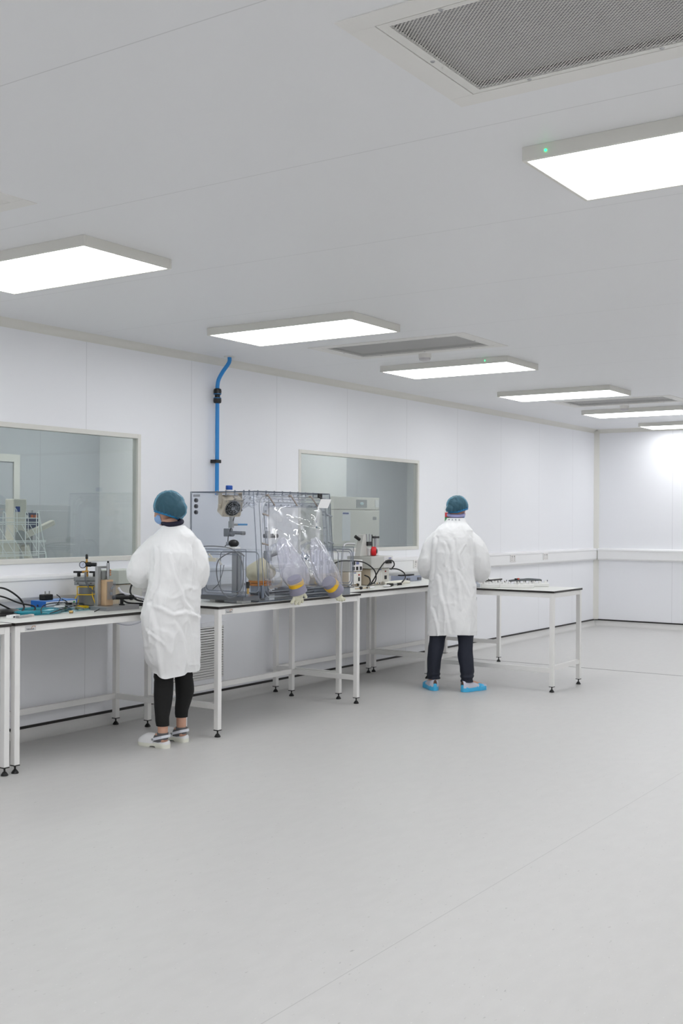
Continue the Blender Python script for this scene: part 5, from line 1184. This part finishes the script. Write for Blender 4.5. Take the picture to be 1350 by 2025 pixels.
# coat
rings = [(.490, .035, .142, .03, .150), (.584, .023, .166, .02, .16), (.65, .018, .170, .01, .165), (.75, .004, .178, .0, .165), (.868, .004, .178, -.005, .16), (.985, .014, .174, .0, .155), (1.085, .030, .166, .01, .15),
         (1.22, .038, .165, .025, .148), (1.303, .036, .165, .04, .14), (1.365, .032, .155, .04, .12), (1.405, .028, .128, .04, .10), (1.435, .018, .088, .04, .078), (1.462, .012, .066, .04, .068)]
arms = [[(-.075, .04, 1.345, .07), (-.145, .04, 1.26, .083), (-.205, .05, 1.15, .086), (-.175, .13, 1.10, .072), (-.11, .235, 1.072, .055), (-.09, .285, 1.06, .04)],
        [(.135, .04, 1.345, .066), (.172, .045, 1.24, .074), (.188, .05, 1.13, .070), (.165, .14, 1.09, .064), (.115, .24, 1.062, .05), (.10, .28, 1.052, .038)]]
CW = [([(-.085, 1.30), (-.085, 1.18), (-.095, 1.06), (-.13, .98)], .012, .013), ([(.0, 1.27), (.05, 1.10), (.09, .98), (.16, .88)], .009, .016), ([(-.13, .95), (-.09, .80), (-.06, .62), (-.05, .52)], .008, .016),
      ([(-.06, .93), (.02, .885), (.10, .90), (.18, .86)], .009, .014), ([(.14, 1.30), (.15, 1.18), (.14, 1.05)], .008, .012), ([(-.14, .78), (-.08, .74), (-.04, .70)], .007, .010), ([(.04, .82), (.10, .70), (.12, .56)], .006, .018)]
c_ = coat(t, rings, arms, 3.1, lambda x, y: (-.028*max(0, 1-abs((x-.015)/.1)**4) if y < .06 else .0)+.006*math.sin(x*30), fold=1.1, rot=math.radians(44), creases=CW)
c_['label'] = 'white knee-length lab coat'
# collar of the navy top
link('collar', MB().tube([(.012+.06*math.cos(a), .045+.058*math.sin(a), 1.476+.012*math.sin(a)+.006*math.cos(a)) for a in [2*PI*i/30 for i in range(30)]], .017, 10, closed=True), navy, t, smooth=True)['label'] = 'navy collar'
def cap_and_hair(t, c, r, tilt, bun, seed, rim_drop, yaw):
    hm = MB().ell(c, (r[0]*.90, r[1]*.92, r[2]*.93), nu=40, nv=24)
    if bun: hm.ell(bun[0], (bun[1]*.9,)*3, nu=28, nv=16)
    h_ = link('hair', hm, hair_m, t); remesh(h_, .007, 6, .5)
    bmh = bmesh.new(); bmh.from_mesh(h_.data); bmesh.ops.delete(bmh, geom=[v for v in bmh.verts if (v.co.z-c[2]) < tilt(v.co.x-c[0], v.co.y-c[1])+.004], context='VERTS'); bmh.to_mesh(h_.data); bmh.free()
    cm = MB().ell(c, r, nu=56, nv=36)
    if bun: cm.ell(bun[0], (bun[1],)*3, nu=40, nv=24)
    o = link('hair_cap', cm, cap_f, t); remesh(o, .005, 4, .5); me = o.data
    for v in me.vertices:
        d = v.co-Vector(c); q = Vector((d.x/r[0], d.y/r[1], d.z/r[2])); ang = math.atan2(q.y, q.x)
        low = max(0, min(1, -(v.co.z-c[2]-tilt(d.x, d.y))/.05+1))
        v.co += v.normal*(.0035*noise.noise(Vector((ang*4, d.z*14, seed)))+.004*(1-2*abs(noise.noise(Vector((d.x*26+d.z*18, d.y*26, d.z*20+seed)))))+low*.0045*math.sin(ang*23+seed))
    bm = bmesh.new(); bm.from_mesh(me); bmesh.ops.delete(bm, geom=[v for v in bm.verts if v.co.z-c[2] < tilt(v.co.x-c[0], v.co.y-c[1])], context='VERTS')
    rim = [v for v in bm.verts if v.is_boundary]; bm.to_mesh(me); bm.free()
    rp = []
    n = 44
    for i in range(n):
        a = 2*PI*i/n; x, y = math.cos(a)*r[0], math.sin(a)*r[1]
        # sit the gathered rim where the cap is cut
        for it in range(3):
            z = tilt(x, y); k = math.sqrt(max(.1, 1-min(.9, (z/r[2])**2))); x, y = math.cos(a)*r[0]*k, math.sin(a)*r[1]*k
        rp.append((c[0]+x*.99, c[1]+y*.99, c[2]+z))
    link('cap_rim', MB().tube(rp, [(.006+.002*math.sin(i*2.3)) for i in range(n)], 8, closed=True) if False else MB().tube(rp, .0085, 8, closed=True), clear('cap_rim_film', (.5, .75, .9), .5, .4, 1.4, body=.75, bodycol=(.26, .66, .86)), t, smooth=True)
    return o
cap_and_hair(t, (-.008, .05, 1.588), (.104, .112, .100), lambda x, y: -.066-.30*x+.18*max(0, y), ((.045, .0, 1.562), .062), 2.0, 0, 0)
mk = MB()
mk.ell((0, .052, -.050), (.058, .062, .050), HM, 28, 18)
mo = link('face_mask', mk, maskb, t, smooth=True)
bm = bmesh.new(); bm.from_mesh(mo.data); inv = HM.inverted(); bmesh.ops.delete(bm, geom=[v for v in bm.verts if (inv @ v.co).y < .035], context='VERTS'); bm.to_mesh(mo.data); bm.free()
for k in (-1, 1): link('mask_strap', MB().tube([HM @ Vector((k*.05, .06, -.035)), HM @ Vector((k*.07, .02, -.02)), HM @ Vector((k*.083, -.02, .0))], .0018, 6), maskb, t)

# ======== the man at the right-hand bench
M_P = (-4.71, 8.72)
t = person('man in long white lab coat, blue hair cap, navy trousers, blue shoe covers, back turned', M_P)
mb = MB()
HM = head_shape(mb, (.040, .085, 1.612), math.radians(-30), math.radians(26), .93)
mb.tube([(.015, .05, 1.42), (.02, .055, 1.50), (.03, .07, 1.56)], [.07, .06, .058], 18)
mb.tube([(0, .07, .88), (0, .07, 1.02), (0, .06, 1.18), (.005, .05, 1.33), (.008, .05, 1.41)], [.145, .13, .13, .115, .07], 22)
mb.tube([(-.13, .05, 1.345), (0, .05, 1.37), (.15, .05, 1.345)], [.045, .055, .045], 16)
mb.ell((-.09, .07, .88), (.11, .12, .12)); mb.ell((.09, .07, .88), (.11, .12, .12))
for A_ in ([(-.14, .05, 1.34), (-.225, .06, 1.08), (-.15, .29, 1.0)], [(.155, .05, 1.34), (.245, .06, 1.08), (.19, .29, .995)]):
    mb.tube([A_[0], lerp3(A_[0], A_[1], .5), A_[1], lerp3(A_[1], A_[2], .5), A_[2]], [.045, .044, .040, .036, .027], 14)
hand(mb, (-.148, .295, .998), (.25, .9, -.2), (-.1, .3, 1), 1, 1.0); hand(mb, (.188, .295, .993), (-.1, .95, -.2), (.1, .3, 1), -1, 1.0)
ML, LL = footframe((-.150, -.055), (-.225, .225)); MR, LR = footframe((.092, -.10), (.285, .12))
al = ML @ Vector((.07, 0, 0)); ar = MR @ Vector((.065, 0, 0))
NL = [(-.10, .07, .82, .10), (-.122, .05, .60, .078), (-.130, .03, .48, .076), (-.152, .0, .30, .066), (-.168, al.y, .17, .058), (-.168, al.y, .125, .056), (-.168, al.y, .098, .052)]
NR = [(.10, .07, .82, .115), (.122, .03, .60, .084), (.118, .0, .46, .068), (.118, -.04, .30, .068), (.128, ar.y, .17, .060), (.13, ar.y, .115, .058), (.13, ar.y, .085, .054)]
for a_, hx, kx in ((al, -.10, -.145), (ar, .10, .115)):
    Q_ = NL if a_ is al else NR; mb.tube([p_[:3] for p_ in Q_]+[(a_.x, a_.y, .05)], [.095, .066, .056, .048, .042, .038, .036, .036], 16)
for MM in (ML, MR): mb.tube([MM @ Vector((.04, 0, .045)), MM @ Vector((.12, 0, .06)), MM @ Vector((.18, 0, .045)), MM @ Vector((.25, 0, .035))], [.032, .036, .033, .024], 14)
bo = link('body', mb, skin, t); remesh(bo, .006, 3, .5)
legtube('trouser_leg', t, [(-.10, .07, .82, .10), (-.122, .05, .60, .078), (-.130, .03, .48, .076), (-.152, .0, .30, .066), (-.168, al.y, .17, .058), (-.168, al.y, .125, .056), (-.168, al.y, .098, .052)], jean, 3, .012, crumple=((.09, .16, .004, 150),))
legtube('trouser_leg', t, [(.10, .07, .82, .115), (.122, .03, .60, .084), (.118, .0, .46, .068), (.118, -.04, .30, .068), (.128, ar.y, .17, .060), (.13, ar.y, .115, .058), (.13, ar.y, .085, .054)], jean, 9, .012, crumple=((.08, .16, .004, 150),))
brown = mat('shoe_brown', (.42, .29, .23), .5); cov_b = mat('cover_blue', (.26, .71, .90), .35, bump=.5, bscale=35); cov_w = mat('cover_white', (.80, .80, .85), .55, bump=.6, bscale=40)
for MM, L_ in ((ML, LL), (MR, LR)):
    s_ = link('shoe', foot_loft(MM, L_, lambda x: (.012, .012+(.085 if x < .35 else .085-.055*min(1, (x-.35)/.5))), .01, .97, 24, .98, 18), brown, t, smooth=True); s_['label'] = 'brown leather shoe'
    cv = MB(); rs = []
    def wav(x, a): return 1+.05*noise.noise(Vector((x*9, math.cos(a)*2, math.sin(a)*2+L_*9)))
    for i in range(27):
        x = -.03+1.06*i/26; w_ = wfoot(max(0, min(1, x)))*1.16+.004; h = .052+.012*math.sin(x*9+L_*7) if x < .8 else .052-.012*(x-.8)/.2
        if x < 0: w_ *= .8
        rs.append([MM @ Vector((x*L_, w_*wav(x, a)*math.copysign(abs(math.cos(a))**.75, math.cos(a)), .002+(h if math.sin(a) > 0 else 0)*max(0, math.sin(a))**.35)) for a in [2*PI*j/20 for j in range(20)]])
    c2 = link('shoe_cover', cv.rings(rs), cov_b, t, smooth=True); c2['label'] = 'blue plastic shoe cover with white gathered top'
    up = []
    for i in range(23):
        x = -.02+1.02*i/22; w_ = wfoot(max(0, min(1, x)))*1.13+.003; top = .098 if x < .30 else max(.05, .098-.075*(x-.3)/.6)
        up.append([MM @ Vector((x*L_, w_*(1+.04*math.sin(x*60))*math.copysign(abs(math.cos(a))**.8, math.cos(a)), .036+(top-.036)*max(0, math.sin(a))**.55)) for a in [PI*j/14 for j in range(15)]])
    o2 = link('gathered_top', MB().rings(up, close=False, caps=False), cov_w, c2, smooth='all')
    # opening round the ankle
    bm = bmesh.new(); bm.from_mesh(o2.data); inv = MM.inverted(); bmesh.ops.delete(bm, geom=[v for v in bm.verts if ((inv @ v.co).x-.075)**2/.065**2+(inv @ v.co).y**2/.030**2 < 1 and (inv @ v.co).z > .06], context='VERTS'); bm.to_mesh(o2.data); bm.free()
rings = [(.487, -.005, .218, .06, .165), (.56, -.004, .22, .06, .17), (.737, .0, .218, .06, .17), (.894, .0, .214, .06, .165), (1.005, -.002, .200, .055, .16), (1.184, -.008, .192, .045, .155), (1.30, -.004, .195, .04, .145),
         (1.362, .0, .185, .04, .13), (1.42, .012, .165, .04, .11), (1.455, .016, .125, .045, .095), (1.485, .02, .095, .05, .08), (1.515, .022, .080, .055, .072), (1.528, .024, .076, .058, .070)]
arms = [[(-.125, .04, 1.355, .070), (-.19, .04, 1.27, .078), (-.232, .05, 1.12, .078), (-.235, .13, 1.045, .070), (-.185, .23, 1.02, .055), (-.155, .29, 1.0, .04)],
        [(.135, .04, 1.355, .070), (.205, .04, 1.27, .082), (.252, .05, 1.12, .082), (.258, .13, 1.03, .072), (.22, .24, .995, .055), (.195, .30, .99, .038)]]
CM_ = [([(-.15, 1.34), (-.165, 1.22), (-.17, 1.08), (-.18, .98)], .012, .014), ([(.16, 1.34), (.175, 1.20), (.18, 1.05), (.20, .93)], .012, .014), ([(.0, 1.32), (.01, 1.12), (.06, .92), (.08, .74)], .008, .018),
       ([(-.12, 1.0), (-.10, .85), (-.05, .68), (-.02, .52)], .009, .018), ([(.10, 1.27), (.06, 1.20), (.08, 1.10)], .008, .012), ([(-.17, .72), (-.14, .62), (-.12, .50)], .008, .013), ([(.05, 1.05), (.11, .95), (.15, .85)], .006, .014), ([(-.07, 1.30), (-.04, 1.22), (-.06, 1.12)], .006, .014)]
c_ = coat(t, rings, arms, 8.7, lambda x, y: .012*math.sin(x*9+1)+.01*(-x), fold=.85, creases=CM_)
c_['label'] = 'long white lab coat with dark letters on the collar'
link('shirt_collar', MB().tube([(.026+.066*math.cos(a), .062+.064*math.sin(a), 1.550+.012*math.sin(a)) for a in [2*PI*i/30 for i in range(30)]], .016, 10, closed=True), mat('shirt_lilac', (.66, .66, .84), .6), t, smooth=True)['label'] = 'lilac shirt collar'
ink = mat('print_grey', (.25, .25, .3), .5)
for i, ch in enumerate('MARK'):
    a = math.radians(-90-38+i*20); rx, ry = .0875, .079
    p_ = Vector((.021+rx*math.cos(a), .052+ry*math.sin(a), 1.505)); nrm = Vector((math.cos(a)/rx, math.sin(a)/ry, .25)).normalized()
    tx = Vector((0, 0, 1)).cross(nrm).normalized(); ty = nrm.cross(tx)
    M = Matrix((tx, ty, nrm)).transposed().to_4x4(); M.translation = p_+nrm*.004
    text_mesh('collar_letter', ch, .022, ink, c_, M, .0006)
cap_and_hair(t, (.036, .07, 1.630), (.095, .108, .092), lambda x, y: -.056+.32*max(0, x)+.25*max(0, y), ((-.012, .02, 1.595), .052), 6.0, 0, 0)
mo = link('face_mask', MB().ell((0, .052, -.050), (.058, .062, .050), HM, 28, 18), maskb, t, smooth=True)
bm = bmesh.new(); bm.from_mesh(mo.data); inv = HM.inverted(); bmesh.ops.delete(bm, geom=[v for v in bm.verts if (inv @ v.co).y < .035], context='VERTS'); bm.to_mesh(mo.data); bm.free()
for k in (-1, 1): link('mask_strap', MB().tube([HM @ Vector((k*.05, .06, -.035)), HM @ Vector((k*.07, .02, -.02)), HM @ Vector((k*.083, -.02, .0))], .0018, 6), maskb, t)
